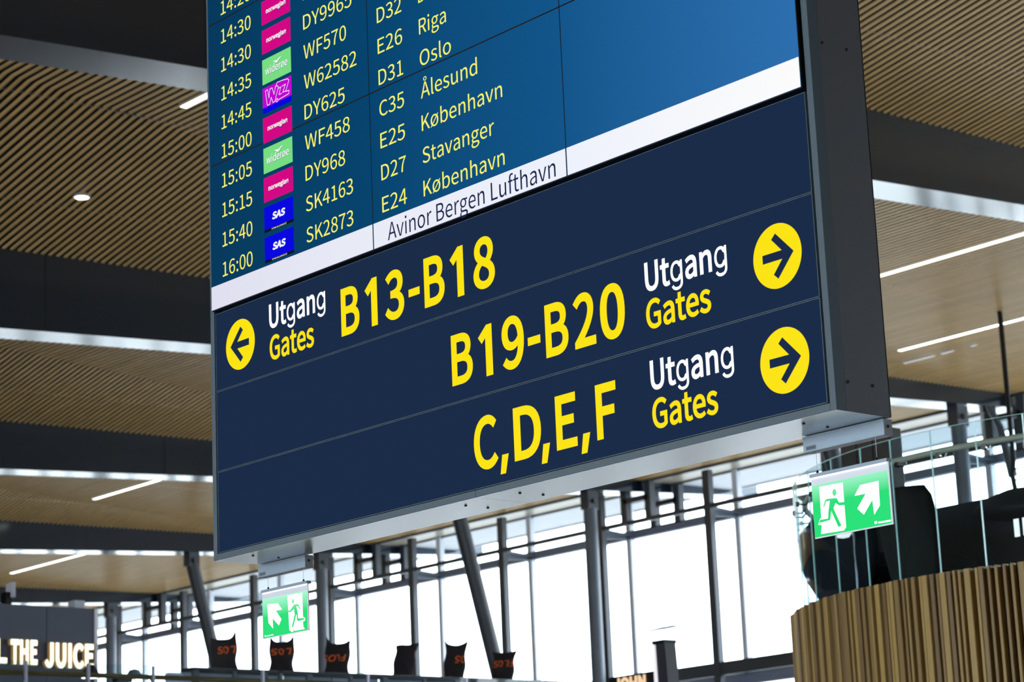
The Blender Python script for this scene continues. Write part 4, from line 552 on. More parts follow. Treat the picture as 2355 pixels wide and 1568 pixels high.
small(2.795, 3.213, 3.411, 2.794, 3.125, 3.268, panels[2])
def one(L, x1, z0, z1):   # digit one: stem with a flag, right edge at x1
    L.poly([(x1-0.0415,z0),(x1,z0),(x1,z1),(x1-0.033,z1),(x1-0.085,z1-0.044),(x1-0.063,z1-0.072),(x1-0.0415,z1-0.052)])
BO = 0.0095
L = Lettering((0,YP,0),(1,0,0),(0,0,1))
z0, z1 = 3.9945, 4.201
L.fit('B', .948, 1.076, z0, z1, off=BO); one(L, 1.2005, z0, z1); L.fit('3', 1.252, 1.381, z0-.004, z1+.001, off=BO); L.rect(1.411, 1.484, 4.063, 4.095)
L.fit('B', 1.514, 1.645, z0, z1, off=BO); one(L, 1.767, z0, z1); L.fit('8', 1.827, 1.959, z0-.003, z1+.003, off=BO); L.build('lettering', M_YEL, panels[0])
L = Lettering((0,YP,0),(1,0,0),(0,0,1)); z0, z1 = 3.640, 3.846
L.fit('B', 1.671, 1.802, z0, z1, off=BO); one(L, 1.924, z0, z1); L.fit('9', 1.982, 2.113, z0-.003, z1+.003, off=BO); L.rect(2.135, 2.208, 3.709, 3.741)
L.fit('B', 2.238, 2.368, z0, z1, off=BO); L.fit('2', 2.399, 2.520, z0, z1+.003, off=BO); L.fit('0', 2.547, 2.681, z0-.003, z1+.003, off=BO); L.build('lettering', M_YEL, panels[1])
L = Lettering((0,YP,0),(1,0,0),(0,0,1)); z0, z1 = 3.277, 3.484
L.fit('C', 1.789, 1.934, z0-.003, z1+.004, off=BO); L.fit('D', 2.029, 2.188, z0, z1, off=BO)
L.fit('E', 2.273, 2.390, z0, z1, off=BO); L.fit('F', 2.498, 2.609, z0, z1, off=BO)
for x in (1.956, 2.197, 2.422): L.poly([(x-.0135,3.2415),(x+.0185,3.2415),(x+.039,3.316),(x,3.316)])
L.build('lettering', M_YEL, panels[2])
place(board, (1.82, 0.137, ZBOT)); tag(board, 'large hanging airport board with blue departure screens above navy gate direction panels', 'sign')

# ---- junction boxes and exit signs below the board
M_GRN = gradient_emat('exit_green', 2, [(2.80,(38,226,120)),(2.93,(44,222,122)),(2.99,(150,246,196)),(3.02,(190,250,220))], 0.95, base=(10,60,30))  # paler top is light from the LED strip put into the ramp
M_EWH = emat('exit_white', (255,255,255), 1.1, base=(180,180,180))
M_LED = mat('frosted_acrylic', (226,228,238), rough=0.3)
M_LEDE = emat('led_strip', (255,250,255), 1.2)
ES = json.loads(r'''{"doorR": [[3.3452, 2.988], [3.4531, 2.9861], [3.4538, 2.832], [3.4434, 2.8222], [3.3373, 2.8245], [3.3446, 2.8547], [3.3274, 2.8588], [3.338, 2.877], [3.344, 2.881]], "headR": [[3.4127, 2.9585], [3.4213, 2.9578], [3.4138, 2.9698]], "manR": [[3.3771, 2.9417], [3.4203, 2.9382], [3.4315, 2.9201], [3.4538, 2.919], [3.4549, 2.9083], [3.4305, 2.9098], [3.4142, 2.9212], [3.404, 2.9047], [3.4109, 2.8873], [3.4343, 2.8397], [3.419, 2.8371], [3.3923, 2.8967], [3.385, 2.8667], [3.3367, 2.864], [3.3325, 2.8663], [3.3399, 2.8744], [3.3748, 2.8731], [3.3794, 2.8987], [3.3893, 2.9332], [3.3718, 2.9327], [3.3613, 2.9146], [3.3572, 2.9168], [3.368, 2.9382]], "arrR": [[3.5303, 2.9649], [3.6128, 2.9661], [3.6106, 2.8827], [3.5826, 2.8548], [3.5795, 2.9068], [3.537, 2.8623], [3.5097, 2.8869], [3.5525, 2.9321], [3.5014, 2.932]], "smallR": [[3.5811, 2.8319], [3.5928, 2.8321], [3.5924, 2.8238], [3.5815, 2.8235]], "smallR2": [[3.5975, 2.8285], [3.6528, 2.8276], [3.653, 2.8218], [3.5978, 2.823]], "doorL": [[0.1673, 3.0099], [0.2792, 3.0079], [0.2811, 2.9017], [0.2965, 2.8947], [0.2949, 2.883], [0.2803, 2.8813], [0.2823, 2.8572], [0.2935, 2.8474], [0.2175, 2.8476], [0.2061, 2.8575], [0.2087, 2.8469], [0.1939, 2.8452], [0.1765, 2.8557]], "headL": [[0.2088, 2.9789], [0.2171, 2.9786], [0.2092, 2.9885]], "manL": [[0.2159, 2.9643], [0.2482, 2.962], [0.2649, 2.9378], [0.259, 2.9368], [0.2449, 2.9522], [0.2332, 2.9536], [0.2386, 2.9409], [0.2436, 2.9181], [0.2459, 2.899], [0.2896, 2.8956], [0.2922, 2.8884], [0.2425, 2.8875], [0.2368, 2.8932], [0.2347, 2.9157], [0.2319, 2.9178], [0.2064, 2.8643], [0.1959, 2.8672], [0.2202, 2.9192], [0.2152, 2.9438], [0.1882, 2.9333], [0.1706, 2.9361], [0.1708, 2.9416], [0.1843, 2.9406]], "arrL": [[0.0104, 2.9895], [0.0917, 2.9847], [0.1236, 2.9532], [0.0756, 2.9537], [0.1179, 2.9107], [0.0973, 2.8855], [0.0505, 2.9221], [0.052, 2.8762], [0.0168, 2.907]], "smallL": [[-0.014, 2.8543], [-0.0062, 2.8541], [-0.0052, 2.8467], [-0.0131, 2.8465]], "smallL2": [[-0.0002, 2.851], [0.0541, 2.8511], [0.0546, 2.8476], [0.0003, 2.8471]]}''')
def jbox(x0, x1, label):
    t = empty('junction_box')
    MB().box(x0, x1, 0.2475, 0.2915, 3.1165, 3.1725).build('body', M_BOX, t, bevel=0.0015)
    MB().box(x0-0.001, x1+0.001, 0.2465, 0.2925, 3.165, 3.1729).build('lid', M_BOX, t, bevel=0.001)
    MB().box(x1, x1+0.0012, 0.2485, 0.2905, 3.118, 3.165).build('end_cap', mat('grey_cap', (150,150,160), rough=0.4, metal=0.3), t)
    MB().box(x0+0.014, x0+0.060, 0.2466, 0.2475, 3.1225, 3.1375).build('rating_label', mat('grey_label', (96,108,120), rough=0.6), t)
    L = Lettering((0,0.2464,0),(1,0,0),(0,0,1))
    for k in range(7): L.rect(x0+0.018+k*0.0055, x0+0.0215+k*0.0055, 3.128, 3.132)
    L.build('label_print', mat('label_ink', (50,56,66), rough=0.7), t)
    o = link('screw', sm, t); o.rotation_euler = (0,-math.pi/2,0); o.location = (x1+0.0012, 0.268, 3.148)
    place(t, ((x0+x1)/2, 0.27, 3.117)); tag(t, label, 'box', group='junction boxes under the board')
jbox(3.286, 3.656, 'pale grey metal box under the right end of the board')
jbox(-0.055, 0.308, 'pale grey metal box under the left end of the board')
def exit_sign(x0, x1, ztop, zg1, zg0, wires, side, label):
    t = empty('exit_sign'); y = 0.25
    MB().box(x0-0.003, x1+0.004, y-0.004, y+0.022, ztop-0.012, ztop).build('header_bar', M_BOX, t, bevel=0.001)
    # acrylic blade below the bar
    MB().box(x0, x1+0.007, y+0.0015, y+0.006, zg0-0.004, ztop-0.012).build('acrylic_blade', M_LED, t)
    MB().box(x0+0.004, x1-0.002, y-0.0005, y+0.0014, ztop-0.018, ztop-0.012).build('led_strip', M_LEDE, t)
    gx1 = x1+0.0
    Lettering((0,y+0.0008,0),(1,0,0),(0,0,1)).rect(x0+0.001, gx1, zg0, zg1).build('green_panel', M_GRN, t)
    w = Lettering((0,y+0.0003,0),(1,0,0),(0,0,1))
    for k in (('door'+side),('arr'+side),('small'+side),('small'+side+'2')): w.poly(ES[k])
    w.build('white_pictogram', M_EWH, t)
    g = Lettering((0,y-0.0001,0),(1,0,0),(0,0,1)).poly(ES['man'+side]); h = ES['head'+side]
    g.ellipse(h[0][0], h[0][1], h[1][0]-h[0][0]+0.001, h[2][1]-h[0][1]+0.001, 20); g.build('running_figure', M_GRN, t)
    for wx in wires:
        MB().tube([(wx, y+0.008, ztop),(wx, y+0.008, 3.118)], 0.0009, 8).build('wire', M_WIRE, t)
        MB().lathe([(0.0,0.012),(0.0035,0.010),(0.0055,0.0)], (wx, y+0.008, ztop), 12).build('wire_grip', M_SCREW, t, smooth=True)
    place(t, ((x0+x1)/2, y, zg0)); tag(t, label, 'exit sign', group='lit emergency exit signs')
exit_sign(3.308, 3.6545, 3.0375, 2.997, 2.816, (3.335, 3.607), 'R', 'green exit sign with up-right arrow, under the right end of the board')
exit_sign(-0.030, 0.3145, 3.057, 3.0165, 2.8415, (0.010, 0.281), 'L', 'green exit sign with up-left arrow, under the left end of the board')

# ================================================================ WOODEN DRUM WITH GLASS BALUSTRADE
DC = Vector((-2.59, 11.07, 0)); RD = 3.11; ZW = 3.9
drum = empty('wooden_drum')
MB().lathe([(0.0,2.42),(RD-0.075,2.42),(RD-0.075,3.84),(0.0,3.84)], DC, 96).build('core', M_DARKV, drum)
MB().lathe([(0.7,0.0),(0.7,2.3),(1.1,2.42)], DC, 48).build('support', M_SOFFIT, drum, smooth=True)
ZD = 2.4
MB().lathe([(RD-0.082,3.80),(RD-0.072,3.80),(RD-0.072,3.893),(RD-0.082,3.893)], DC, 96).build('top_ring', M_DARKV, drum)
woods = [mat('oak_batten_%d' % i, c_, rough=0.5, noise=0.12, scale=3, stretch=(9,9,0.5)) for i, c_ in enumerate(((168,140,84),(146,120,74),(182,154,90),(128,104,68)))]
sl = []
for wdt in (0.026, 0.038, 0.052):
    for dpt in (0.056, 0.068, 0.08):
        for wi in range(4):
            b = MB().prism([(RD-0.07,-wdt/2,0),(RD-0.07+dpt-0.004,-wdt/2,0),(RD-0.07+dpt,-wdt/2+0.004,0),(RD-0.07+dpt,wdt/2-0.004,0),(RD-0.07+dpt-0.004,wdt/2,0),(RD-0.07,wdt/2,0)], (0,0,ZW-2.4))
            sl.append((wdt, b.mesh('slat', woods[wi])))
rs = random.Random(11); a = math.radians(-186); ns = 0
while a < math.radians(2) and ns < 290:
    wdt, me = rs.choice(sl); gap = rs.choice((0.012, 0.018, 0.026, 0.034))
    a += (wdt/2)/RD
    o = link('slat', me, drum); o.location = (DC.x, DC.y, ZD); o.rotation_euler = (0,0,a); ns += 1
    a += (wdt/2+gap)/RD
rest = MB(); a = math.radians(4)
while a < math.radians(172):
    wdt = rs.choice((0.03,0.05)); ca, sa = math.cos(a), math.sin(a); p = []
    for r_, t_ in ((RD-0.1,-wdt/2),(RD-0.02,-wdt/2),(RD-0.02,wdt/2),(RD-0.1,wdt/2)): p.append((DC.x+r_*ca-t_*sa, DC.y+r_*sa+t_*ca, ZD))
    rest.prism(p, (0,0,ZW-ZD)); a += (wdt+0.025)/RD
r = rest.build('slat_field', woods[0], drum); r['kind'] = 'stuff'
place(drum, (DC.x, DC.y, 0)); tag(drum, 'round balcony drum clad in upright oak battens at the lower right', 'balcony')

bal = empty('glass_balustrade')
JA = [-172,-164.5,-157,-150,-143,-138.5,-129.8,-120.6,-111.2,-102.8,-96.0,-88.3,-80.8,-73.5,-66,-58,-50,-42,-34,-26,-18,-10,0]
RG = RD-0.09; GT = 4.985
for a0, a1 in zip(JA, JA[1:]):
    n = 6; A0, A1 = math.radians(a0)+0.0012, math.radians(a1)-0.0012
    g = MB().lathe([(RG,3.78),(RG+0.006,3.78),(RG+0.006,GT),(RG,GT),(RG,3.78)], DC, n, a0=A0, a1=A1).build('glass_pane', M_BGLASS, bal, smooth=True)
    e = MB()
    for A in (A0, A1):
        p = [(DC.x+q*math.cos(A+s_*0.0004), DC.y+q*math.sin(A+s_*0.0004), 3.78) for q, s_ in ((RG-0.001,-1),(RG+0.007,-1),(RG+0.007,1),(RG-0.001,1))]
        e.prism(p, (0,0,GT-3.78))
    e.build('glass_edge', M_EDGE, g)
    e = MB().lathe([(RG-0.001,GT-0.002),(RG+0.007,GT-0.002),(RG+0.007,GT+0.001),(RG-0.001,GT+0.001),(RG-0.001,GT-0.002)], DC, n, a0=A0, a1=A1).build('glass_edge', M_EDGE, g)
rp = [(DC.x+(RG-0.09)*math.cos(math.radians(k)), DC.y+(RG-0.09)*math.sin(math.radians(k)), 4.835) for k in range(-172, 1, 3)]
MB().tube(rp, 0.024, 12).build('handrail', mat('beige_handrail', (216,208,184), rough=0.4), bal, smooth=True)
for a0 in JA[::1]:
    A = math.radians(a0+1.2); ca, sa = math.cos(A), math.sin(A)
    q = lambda r_, z: (DC.x+r_*ca, DC.y+r_*sa, z)
    b = MB().tube([q(RG+0.02,4.78), q(RG-0.005,4.78)], 0.022, 14).tube([q(RG-0.005,4.78), q(RG-0.06,4.775), q(RG-0.09,4.81)], 0.007, 8)
    b.build('bracket', M_CHROME, bal, smooth=True)
place(bal, (DC.x, DC.y, 3.84)); tag(bal, 'curved frameless glass balustrade on top of the wooden drum', 'balustrade')

# furniture on the drum deck
M_UPH = mat('dark_upholstery', (40,38,34), rough=0.9, noise=0.1, scale=30)
M_UPH2 = mat('charcoal_upholstery', (58,62,68), rough=0.9, noise=0.1, scale=30)
M_UPH3 = mat('ink_upholstery', (24,28,34), rough=0.9, noise=0.1, scale=30)
DZ = 3.845
def lounge(x, y, wd, ht, m, label, rot=0.0, skew=0.0, top=0.35, bot=0.72):
    """high-back lounge chair: curved back shell, seat, four legs"""
    t = empty('lounge_chair')
    c_, s_ = math.cos(rot), math.sin(rot); W = lambda px, py, pz: (x+px*c_-py*s_, y+px*s_+py*c_, DZ+pz)
    n = 16; vs = []; fs = []; rows_ = 10
    for r_ in range(rows_+1):
        tt = r_/rows_; zz = 0.16 + (ht-0.16)*tt
        half = wd/2*(bot+(1-bot)*math.sin(math.pi*0.5*min(1,tt*1.6)))*(1 if tt < 0.8 else math.sqrt(max(0.03,1-((tt-0.8)/0.2)**2*(1-top))))
        for k in range(n+1):
            u = -1+2*k/n; vs.append(W(half*u+skew*tt, -0.02-0.16*(1-u*u)-0.06*tt, zz))
    m_ = n+1
    for r_ in range(rows_):
        for k in range(n): fs.append((r_*m_+k, r_*m_+k+1, (r_+1)*m_+k+1, (r_+1)*m_+k))
    b = MB().add(vs, fs).build('backrest', m, t, smooth=True)
    so_ = b.modifiers.new('s','SOLIDIFY'); so_.thickness = 0.05; so_.offset = 0
    bx = [W(-wd*0.42,0.0,0.3), W(wd*0.42,0.0,0.3), W(wd*0.42,0.5,0.3), W(-wd*0.42,0.5,0.3)]
    MB().prism(bx, (0,0,0.14)).build('seat', m, t, bevel=0.03)
    for px, py in ((-.35,.02),(.35,.02),(-.35,.45),(.35,.45)):
        MB().tube([W(px*wd,py,0.31), W(px*wd*1.1,py,0.0)], 0.014, 8).build('leg', M_BLACK, t)
    place(t, (x,y,DZ)); tag(t, label, 'chair', group='dark lounge chairs behind the glass')
lounge(-3.80, 9.35, 0.56, 0.99, M_UPH, 'tall rounded brown-black lounge chair right of the right exit sign', top=0.5)
lounge(-4.57, 9.34, 0.86, 0.86, M_UPH3, 'wide rounded black lounge chair behind the right exit sign', top=0.3, bot=0.5)
# upholstered booth panel
t = empty('booth_bench')
MB().box(-4.5,-2.9,10.22,10.32,DZ,4.83).build('backrest', M_UPH2, t, bevel=0.01)
MB().box(-4.5,-2.9,10.33,10.9,DZ,4.25).build('seat', M_UPH2, t, bevel=0.03)
place(t, (-3.8,10.5,DZ)); tag(t, 'straight grey upholstered booth bench behind the glass balustrade', 'bench')
t = MB().prism([(-3.72,10.14,4.52),(-3.30,10.14,4.46),(-3.30,10.14,3.86),(-3.5,10.14,3.86)], (0,0.06,0)).build('cushion', M_UPH, None, bevel=0.02)
tag(t, 'dark leaning cushion on the grey booth bench', 'cushion')
# tall brown cabinet behind exit sign
t = empty('cabinet')
MB().box(-5.28,-4.70,10.2,10.36,DZ,5.62).build('body', mat('dark_walnut', (52,42,36), rough=0.5, noise=0.15, scale=4, stretch=(5,5,.6)), t, bevel=0.01)
for k in range(3): MB().box(-5.27+0.19*k,-5.09+0.19*k,10.185,10.199,DZ+0.1,5.58).build('door', mat('dark_walnut', (0,0,0)), t, bevel=0.003)
place(t, (-5.0,10.28,DZ)); tag(t, 'tall dark brown cabinet behind the right exit sign', 'cabinet')
# screens / shelf unit dark
t = empty('shelf_unit')
MB().box(-5.2,-4.65,10.02,10.16,DZ,4.5).build('body', M_UPH3, t)
for z in (4.12,4.32): MB().box(-5.2,-4.65,10.0,10.019,z,z+0.03).build('shelf', mat('shelf_edge', (70,84,100), rough=0.4), t)
place(t, (-4.9,10.09,DZ)); tag(t, 'low black shelf unit with grey shelf edges behind the glass', 'shelf')
# domed table lamp at the right
t = empty('dome_lamp')
MB().lathe([(0.02,0.17),(0.20,0.15),(0.36,0.09),(0.46,0.0),(0.45,-0.02),(0.0,0.02)], (-2.62,9.35,4.50), 36).build('shade', M_UPH3, t, smooth=True)
MB().tube([(-2.62,9.35,DZ),(-2.62,9.35,4.52)], 0.02, 10).build('stem', M_BLACK, t)
MB().lathe([(0.0,0.03),(0.22,0.02),(0.24,0.0)], (-2.62,9.35,DZ), 24).build('foot', M_BLACK, t, smooth=True)
for dx in (-0.095, -0.01): MB().box(-2.665+dx, -2.62+dx, 9.30, 9.31, 4.30, 4.44).build('light_slot', M_EWH, t)
place(t, (-2.62,9.35,DZ)); tag(t, 'wide black domed lamp with two lit slots at the right edge', 'lamp')
t = empty('bowl_lamp')
MB().lathe([(0.0,-0.045),(0.05,-0.035),(0.075,0.0),(0.07,0.0),(0.0,-0.03)], (-4.27,9.0,4.53), 24).build('shade', M_EWH, t, smooth=True)
MB().tube([(-4.27,9.0,4.52),(-4.18,8.98,4.55),(-4.12,8.96,4.53)], 0.01, 8).build('arm', M_CHROME, t)
MB().tube([(-4.12,8.96,DZ),(-4.12,8.96,4.535)], 0.012, 8).build('stem', M_CHROME, t)
place(t, (-4.12,8.96,DZ)); tag(t, 'small white bowl lamp just below the right exit sign', 'lamp')
t = empty('parcel')
MB().lathe([(0.0,0.0),(0.08,0.01),(0.10,0.08),(0.06,0.16),(0.0,0.18)], (-4.42,9.02,DZ+0.02), 16).build('body', mat('pink_cloth', (196,120,126), rough=0.9), t, smooth=True)
place(t, (-4.42,9.02,DZ)); tag(t, 'pink cloth bundle on the deck edge under the right exit sign', 'bundle')

# pole with rungs hanging from the ceiling at the right
t = empty('hanging_ladder_rack'); px, py = -21.72, 34.29
MB().tube([(px,py,ZF(py)+0.02),(px,py,10.3),(px-0.06,py,10.0),(px-0.02,py,9.7),(px+0.03,py,9.0)], 0.055, 12).build('pole', M_BLACK, t, smooth=True)
for z in (10.13,9.90,9.67,9.44): MB().tube([(px-0.02,py,z),(px+0.75,py,z+0.02)], 0.02, 8).build('rung', M_BLACK, t)
MB().tube([(px+0.75,py,10.4),(px+0.75,py,9.0)], 0.04, 10).build('pole', M_BLACK, t)
place(t, (px,py,9.0)); tag(t, 'thin black ceiling pole with a rung frame at the right edge', 'pole')

# ================================================================ MEZZANINE AT THE LEFT
mz = MB().box(-46, -14.05, 2.0, 24.0, 2.9, 3.2).build('mezzanine_slab', M_WALL); tag(mz, 'grey mezzanine floor slab under the juice bar', 'floor', kind='structure')
for x in (-20, -34, -44):
    for y in (3, 23):
        o = MB().tube([(x,y,0),(x,y,2.9)], 0.2, 16).build('support_post', M_WALL, mz, smooth=True)
# juice bar
M_KIO = mat('slate_panel', (78,84,100), rough=0.5, noise=0.05, scale=2)
ki = empty('juice_bar')
MB().box(-25.0,-22.06,5.0,12.50,3.2,6.20).build('body', M_KIO, ki)
for k in range(9):
    y0 = 5.0+k*0.838; MB().box(-22.06,-22.0,y0+0.006,min(y0+0.832,12.5),3.2,6.22).build('panel', M_KIO, ki)
MB().box(-22.1,-21.98,12.5,12.55,3.2,6.22).build('edge_trim', mat('white_trim', (240,240,245), rough=0.4), ki)
M_SIGNL = emat('lit_warm_letters', (255,246,214), 2.2)
M_LSIDE = emat('letter_return', (196,150,70), 0.5)
def letters3d(txt, y0, y1, z0, cap, off, slope=0.0, name='letter'):
    V, F = layout(txt, 'S', off, None, 0.06); wd = max(v[0] for v in V); kx = (y1-y0)/wd
    mb = MB().add([(-21.93, y0+v[0]*kx, z0+v[1]*cap) for v in V], F)
    o = mb.build(name, [M_SIGNL, M_LSIDE], ki)
    bm = bmesh.new(); bm.from_mesh(o.data); bmesh.ops.remove_doubles(bm, verts=bm.verts, dist=1e-5)
    r_ = bmesh.ops.extrude_face_region(bm, geom=bm.faces[:]); vs_ = [v for v in r_['geom'] if isinstance(v, bmesh.types.BMVert)]
    for v in vs_: v.co.x = -21.995
    bm.normal_update()
    for f_ in bm.faces:
        if abs(f_.normal.x) < 0.5: f_.material_index = 1
    bm.to_mesh(o.data); bm.free(); return o
letters3d('FEEL', 10.18, 11.03, 5.385, 0.31, 0.07)
letters3d('THE', 11.09, 11.52, 5.378, 0.31, 0.07)
letters3d('JUICE', 11.64, 12.45, 5.35, 0.315, 0.07)
place(ki, (-23.5,8.75,3.2)); tag(ki, 'slate grey juice bar box with lit THE JUICE lettering', 'kiosk')
t = empty('speaker'); MB().box(-22.3,-22.15,11.13,11.22,6.22,6.42).build('mount', M_BLACK, t); MB().box(-22.30,-22.1,11.20,11.26,6.34,6.56).build('body', mat('white_plastic', (200,204,214), rough=0.5), t, bevel=0.01)
place(t, (-22.2,11.2,6.22)); tag(t, 'small speaker on a black mount on top of the juice bar', 'speaker')
t = MB().box(-22.3,-22.1,12.23,12.40,6.22,6.35).build('router_box', mat('white_plastic', (0,0,0)), None, bevel=0.01); tag(t, 'small white box on the corner top of the juice bar', 'box')

# brass-railed balustrade
bb = empty('brass_rail_balustrade'); XR = -14.0
MB().tube([(XR,2.2,4.30),(XR,15.6,4.30)], 0.028, 12).build('handrail', mat('brass_rail', (134,112,62), rough=0.35, metal=0.6), bb, smooth=True)
for k in range(9):
    y = 2.2+k*1.5
    MB().box(XR-0.012+0.05, XR+0.012+0.05, y+0.01, y+1.49, 3.2, 4.42).build('glass_pane', M_BGLASS, bb)
for y in (6.86, 7.62, 8.44, 9.9, 11.4, 12.9, 14.4):
    MB().box(XR+0.03,XR+0.07,y-0.012,y+0.012,3.2,4.42).build('post', mat('pale_post', (206,206,226), rough=0.3, metal=0.4), bb)
    MB().tube([(XR,y,4.28),(XR+0.05,y,4.22)], 0.015, 8).build('bracket', M_CHROME, bb)
place(bb, (XR,12,3.2)); tag(bb, 'glass balustrade with a brass handrail at the lower left edge', 'balustrade')

# pendant lamp and dome lamp
t = empty('pendant_lamp'); p = (-16.0, 8.865, 4.50)
MB().lathe([(0.012,0.16),(0.05,0.15),(0.09,0.08),(0.125,0.0),(0.12,0.0),(0.08,0.07),(0.0,0.12)], p, 24).build('shade', M_BLACK, t, smooth=True)
MB().lathe([(0.0,0.005),(0.11,0.005)], p, 24).build('bulb', M_STRIP, t)
MB().tube([(p[0],p[1],p[2]-1.3),(p[0]-0.15,p[1],p[2]-0.6),(p[0]-0.13,p[1],p[2]+0.1),(p[0],p[1],p[2]+0.15)], 0.01, 8).build('arm', M_BLACK, t)
place(t, (p[0],p[1],3.2)); tag(t, 'black shaded lamp glowing below the E of the juice sign', 'lamp')
t = empty('cloche_lamp'); p = (-30.0, 18.13, 6.15)
MB().lathe([(0.15,0.0),(0.145,0.08),(0.10,0.16),(0.0,0.19)], p, 24).build('shade', mat('pale_blue_shade', (130,150,180), rough=0.4), t, smooth=True)
MB().tube([(p[0],p[1],3.2),(p[0],p[1],6.16)], 0.015, 8).build('stem', M_BLACK, t)
MB().box(p[0]-0.1,p[0]+0.1,p[1]-0.42,p[1]-0.1,p[2]-0.08,p[2]+0.03).build('counterweight', M_BLACK, t)
place(t, (p[0],p[1],3.2)); tag(t, 'blue-grey dome-shaded lamp between juice bar and black ledge', 'lamp')

# black ledge over glass
le = empty('bar_gantry'); XL = -18.0
MB().box(XL-0.3, XL, 11.60, 18.2, 4.885, 4.925).build('top_rail', M_BLACK, le)
MB().box(XL-0.02, XL, 11.60, 18.2, 3.2, 3.26).build('bottom_rail', M_BLACK, le)
for k, y in enumerate((11.66, 12.28, 12.76, 13.02, 13.50, 14.2, 14.8, 15.5, 16.1, 16.8, 17.5, 18.16)):
    wdt = 0.05 if k % 2 else 0.09
    MB().box(XL-0.06, XL-0.01, y-wdt/2, y+wdt/2, 3.26, 4.885).build('upright', M_STEELD, le)
for k in range(8):
    MB().box(XL-0.30, XL-0.29, 11.62+k*0.82, 12.42+k*0.82, 3.26, 4.885).build('panel', mat('milky_panel', (196,206,226), rough=0.4), le)
place(le, (XL,15,3.2)); tag(le, 'black-railed bar gantry with milky panels that the bags stand on', 'gantry')
# side white screen left of the ledge
t = MB().box(-21.2,-21.1,13.2,14.0,3.2,5.22).build('privacy_screen', mat('milky_panel', (0,0,0))); tag(t, 'pale blue privacy screen at the left end of the black gantry', 'screen')

# bags with upside-down orange print
M_BAG = mat('black_bag_cloth', (34,30,34), rough=0.85, noise=0.2, scale=14, bump=0.6)
M_ORG = emat('orange_print', (226,110,50), 0.25, base=(190,84,40), rough=0.8)
vdir = Vector((0.72,-0.69,0)).normalized()
def bag(y, wd, ht, lean, turn, text, horns, knob, label):
    t = empty('dust_bag'); bx = XL-0.15
    Xd = Vector((0.69,0.72,0)); Xd.rotate(Matrix.Rotation(turn,3,'Z')); Yd = Vector((-Xd.y, Xd.x, 0)); y += 0.08; o = Vector((bx, y, 4.925))
    n, rws = 14, 14; rr = random.Random(int(y*100))
    def pt(u, v, side):
        half = wd/2*(0.92+0.08*v-0.07*math.sin(v*math.pi*0.9))
        thick = 0.08*(1-v**3)*math.sqrt(max(0,1-u*u))+0.004
        hz = ht*v*(1 - 0.06*math.cos(u*math.pi/2)*v**4) + (horns[0] if u < 0 else horns[1])*abs(u)**4*v**6
        wob = 0.012*math.sin(9*v+5*u+y*7)
        return o + Xd*(half*u + lean*v + wob) + Yd*(side*thick) + Vector((0,0,hz))
    vs = []; fs = []
    for side in (-1, 1):
        b0 = len(vs)
        for r_ in range(rws+1):
            for k in range(n+1): vs.append(pt(-1+2*k/n, r_/rws, side))
        for r_ in range(rws):
            for k in range(n):
                q = (b0+r_*(n+1)+k, b0+r_*(n+1)+k+1, b0+(r_+1)*(n+1)+k+1, b0+(r_+1)*(n+1)+k)
                fs.append(q if side < 0 else q[::-1])
    m_ = (n+1)*(rws+1)
    for r_ in range(rws):
        for k in (0, n):
            a_, b_ = r_*(n+1)+k, (r_+1)*(n+1)+k; fs.append((a_, b_, b_+m_, a_+m_) if k == 0 else (b_, a_, a_+m_, b_+m_))
    for k in range(n): fs.append((rws*(n+1)+k, rws*(n+1)+k+1, rws*(n+1)+k+1+m_, rws*(n+1)+k+m_)); fs.append((k+1, k, k+m_, k+1+m_))
    MB().add(vs, fs).build('cloth', M_BAG, t, smooth=True)
    # print follows the cloth surface, upside down
    V, F = layout('FLOS', 'S', 0.0, None, 0.03); wx = max(v[0] for v in V)
    P = []
    x0, x1, za, zb = text
    for a_, b_ in V:
        u = x1 - (x1-x0)*a_/wx; v = zb - (zb-za)*b_
        p = pt(max(-0.98, min(0.98, u)), v, -1) - Yd*0.006
        P.append(p)
    MB().add(P, F).build('print', M_ORG, t)
    if knob:
        c_ = pt(0.75, 0.86, 0); MB().lathe([(0.0,-0.05),(0.04,-0.03),(0.05,0.0),(0.035,0.04),(0.0,0.05)], c_, 12).build('knot', M_BAG, t, smooth=True)
    place(t, o); tag(t, label, 'bag', group='black dust bags on the gantry')
bag(12.12, 0.38, 0.43, -0.01, 0.0, (-0.45, 1.3, 0.48, 0.70), (0.0, 0.12), False, 'black dust bag with orange print, leftmost, in front of the inclined column')
bag(13.04, 0.37, 0.43, 0.02, 0.0, (-0.8, 1.25, 0.52, 0.72), (0.09, 0.08), False, 'black dust bag directly below the left exit sign')
bag(13.97, 0.38, 0.44, 0.04, -0.1, (-1.1, 0.75, 0.38, 0.58), (0.10, 0.03), False, 'black dust bag right of the tall round column, third from the left')
bag(15.13, 0.34, 0.47, 0.08, 0.2, (0.85, 1.25, 0.56, 0.74), (-0.05, 0.0), True, 'slim knotted black dust bag, fourth from the left')
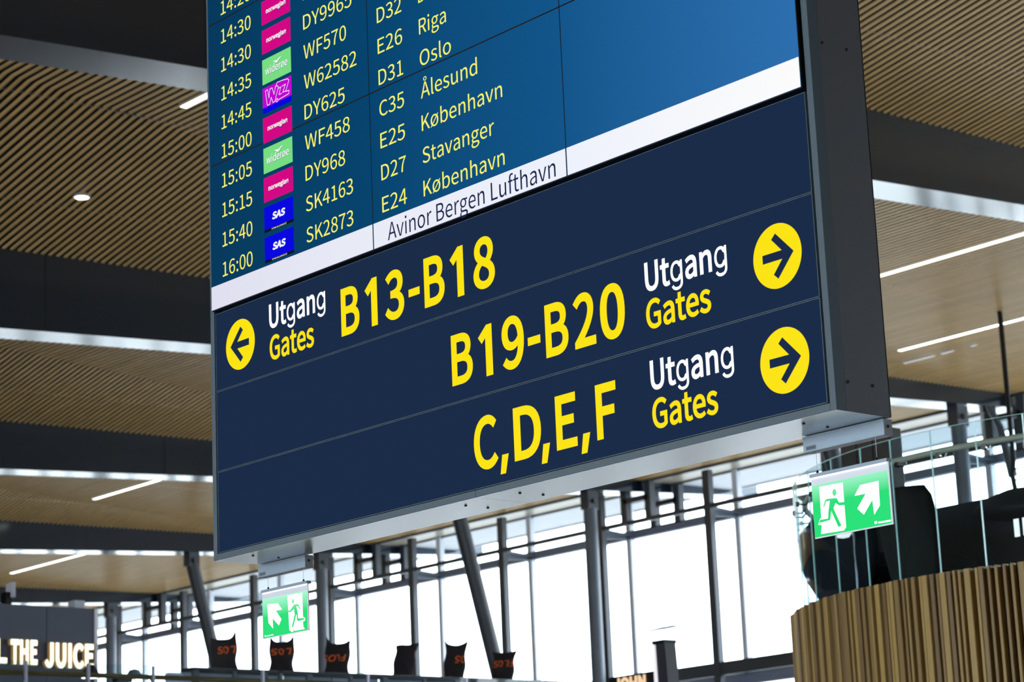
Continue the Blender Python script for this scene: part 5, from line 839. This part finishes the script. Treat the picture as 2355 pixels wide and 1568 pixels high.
bag(16.06, 0.34, 0.50, 0.06, 0.0, (0.1, 1.7, 0.42, 0.62), (0.05, 0.05), False, 'black dust bag with crumpled print, fifth from the left')
bag(16.98, 0.36, 0.42, 0.05, -0.1, (-0.9, 0.9, 0.44, 0.66), (0.0, 0.0), True, 'knotted black dust bag at the foot of the middle inclined column')

# juice / coffee sign JOHN and totem
t = empty('bar_fascia')
MB().prism([(-14.72,16.0,3.2),(-13.86,16.0,3.2),(-13.86,16.0,4.59),(-14.72,16.0,4.585)], (0,0.3,0)).build('panel', M_BLACK, t)
L = Lettering((0,15.985,0),(1,0,0),(0,0,1)).text('JOHN', -14.62, 4.39, 0.155, x1=-14.0, off=0.10); L.build('lettering', emat('lit_peach_letters', (250,214,170), 1.0), t)
place(t, (-14.3,16.1,3.2)); tag(t, 'black bar fascia with pale lit letters at the bottom edge', 'sign')
t = empty('totem')
q = [(-13.84,4.955),(-13.63,4.965),(-13.61,4.6),(-13.57,3.2),(-13.80,3.2)]
MB().prism([(a_,16.0,b_) for a_, b_ in q], (0,0.2,0)).build('body', mat('totem_charcoal', (44,46,58), rough=0.5), t)
MB().prism([(-13.845,15.99,4.93),(-13.80,15.99,4.92),(-13.76,15.99,3.2),(-13.86,15.99,3.2)], (0,0.22,0)).build('light_edge', emat('white_edge_light', (245,240,250), 1.0), t)
MB().box(-13.85,-13.62,15.98,16.21,4.93,4.97).build('cap', M_BLACK, t)
place(t, (-13.7,16.1,3.2)); tag(t, 'slender charcoal totem with white lit edge before the window', 'totem')
t = empty('glass_vitrine')
MB().box(-13.93,-13.52,15.9,16.3,4.97,5.16).build('glass', M_WGLASS, t)
wv = MB()
for x in (-13.9,-13.54):
    wv.tube([(x,15.92,5.10),(x+0.04,16.28,5.16)], 0.012, 6)
wv.tube([(-13.88,16.1,5.14),(-13.52,16.1,5.15)], 0.007, 6).tube([(-13.9,15.95,5.11),(-13.55,15.95,5.12)], 0.007, 6)
wv.build('wire_frame', M_BLACK, t)
place(t, (-13.72,16.1,4.97)); tag(t, 'small glass case with wire clamps on top of the totem', 'case')
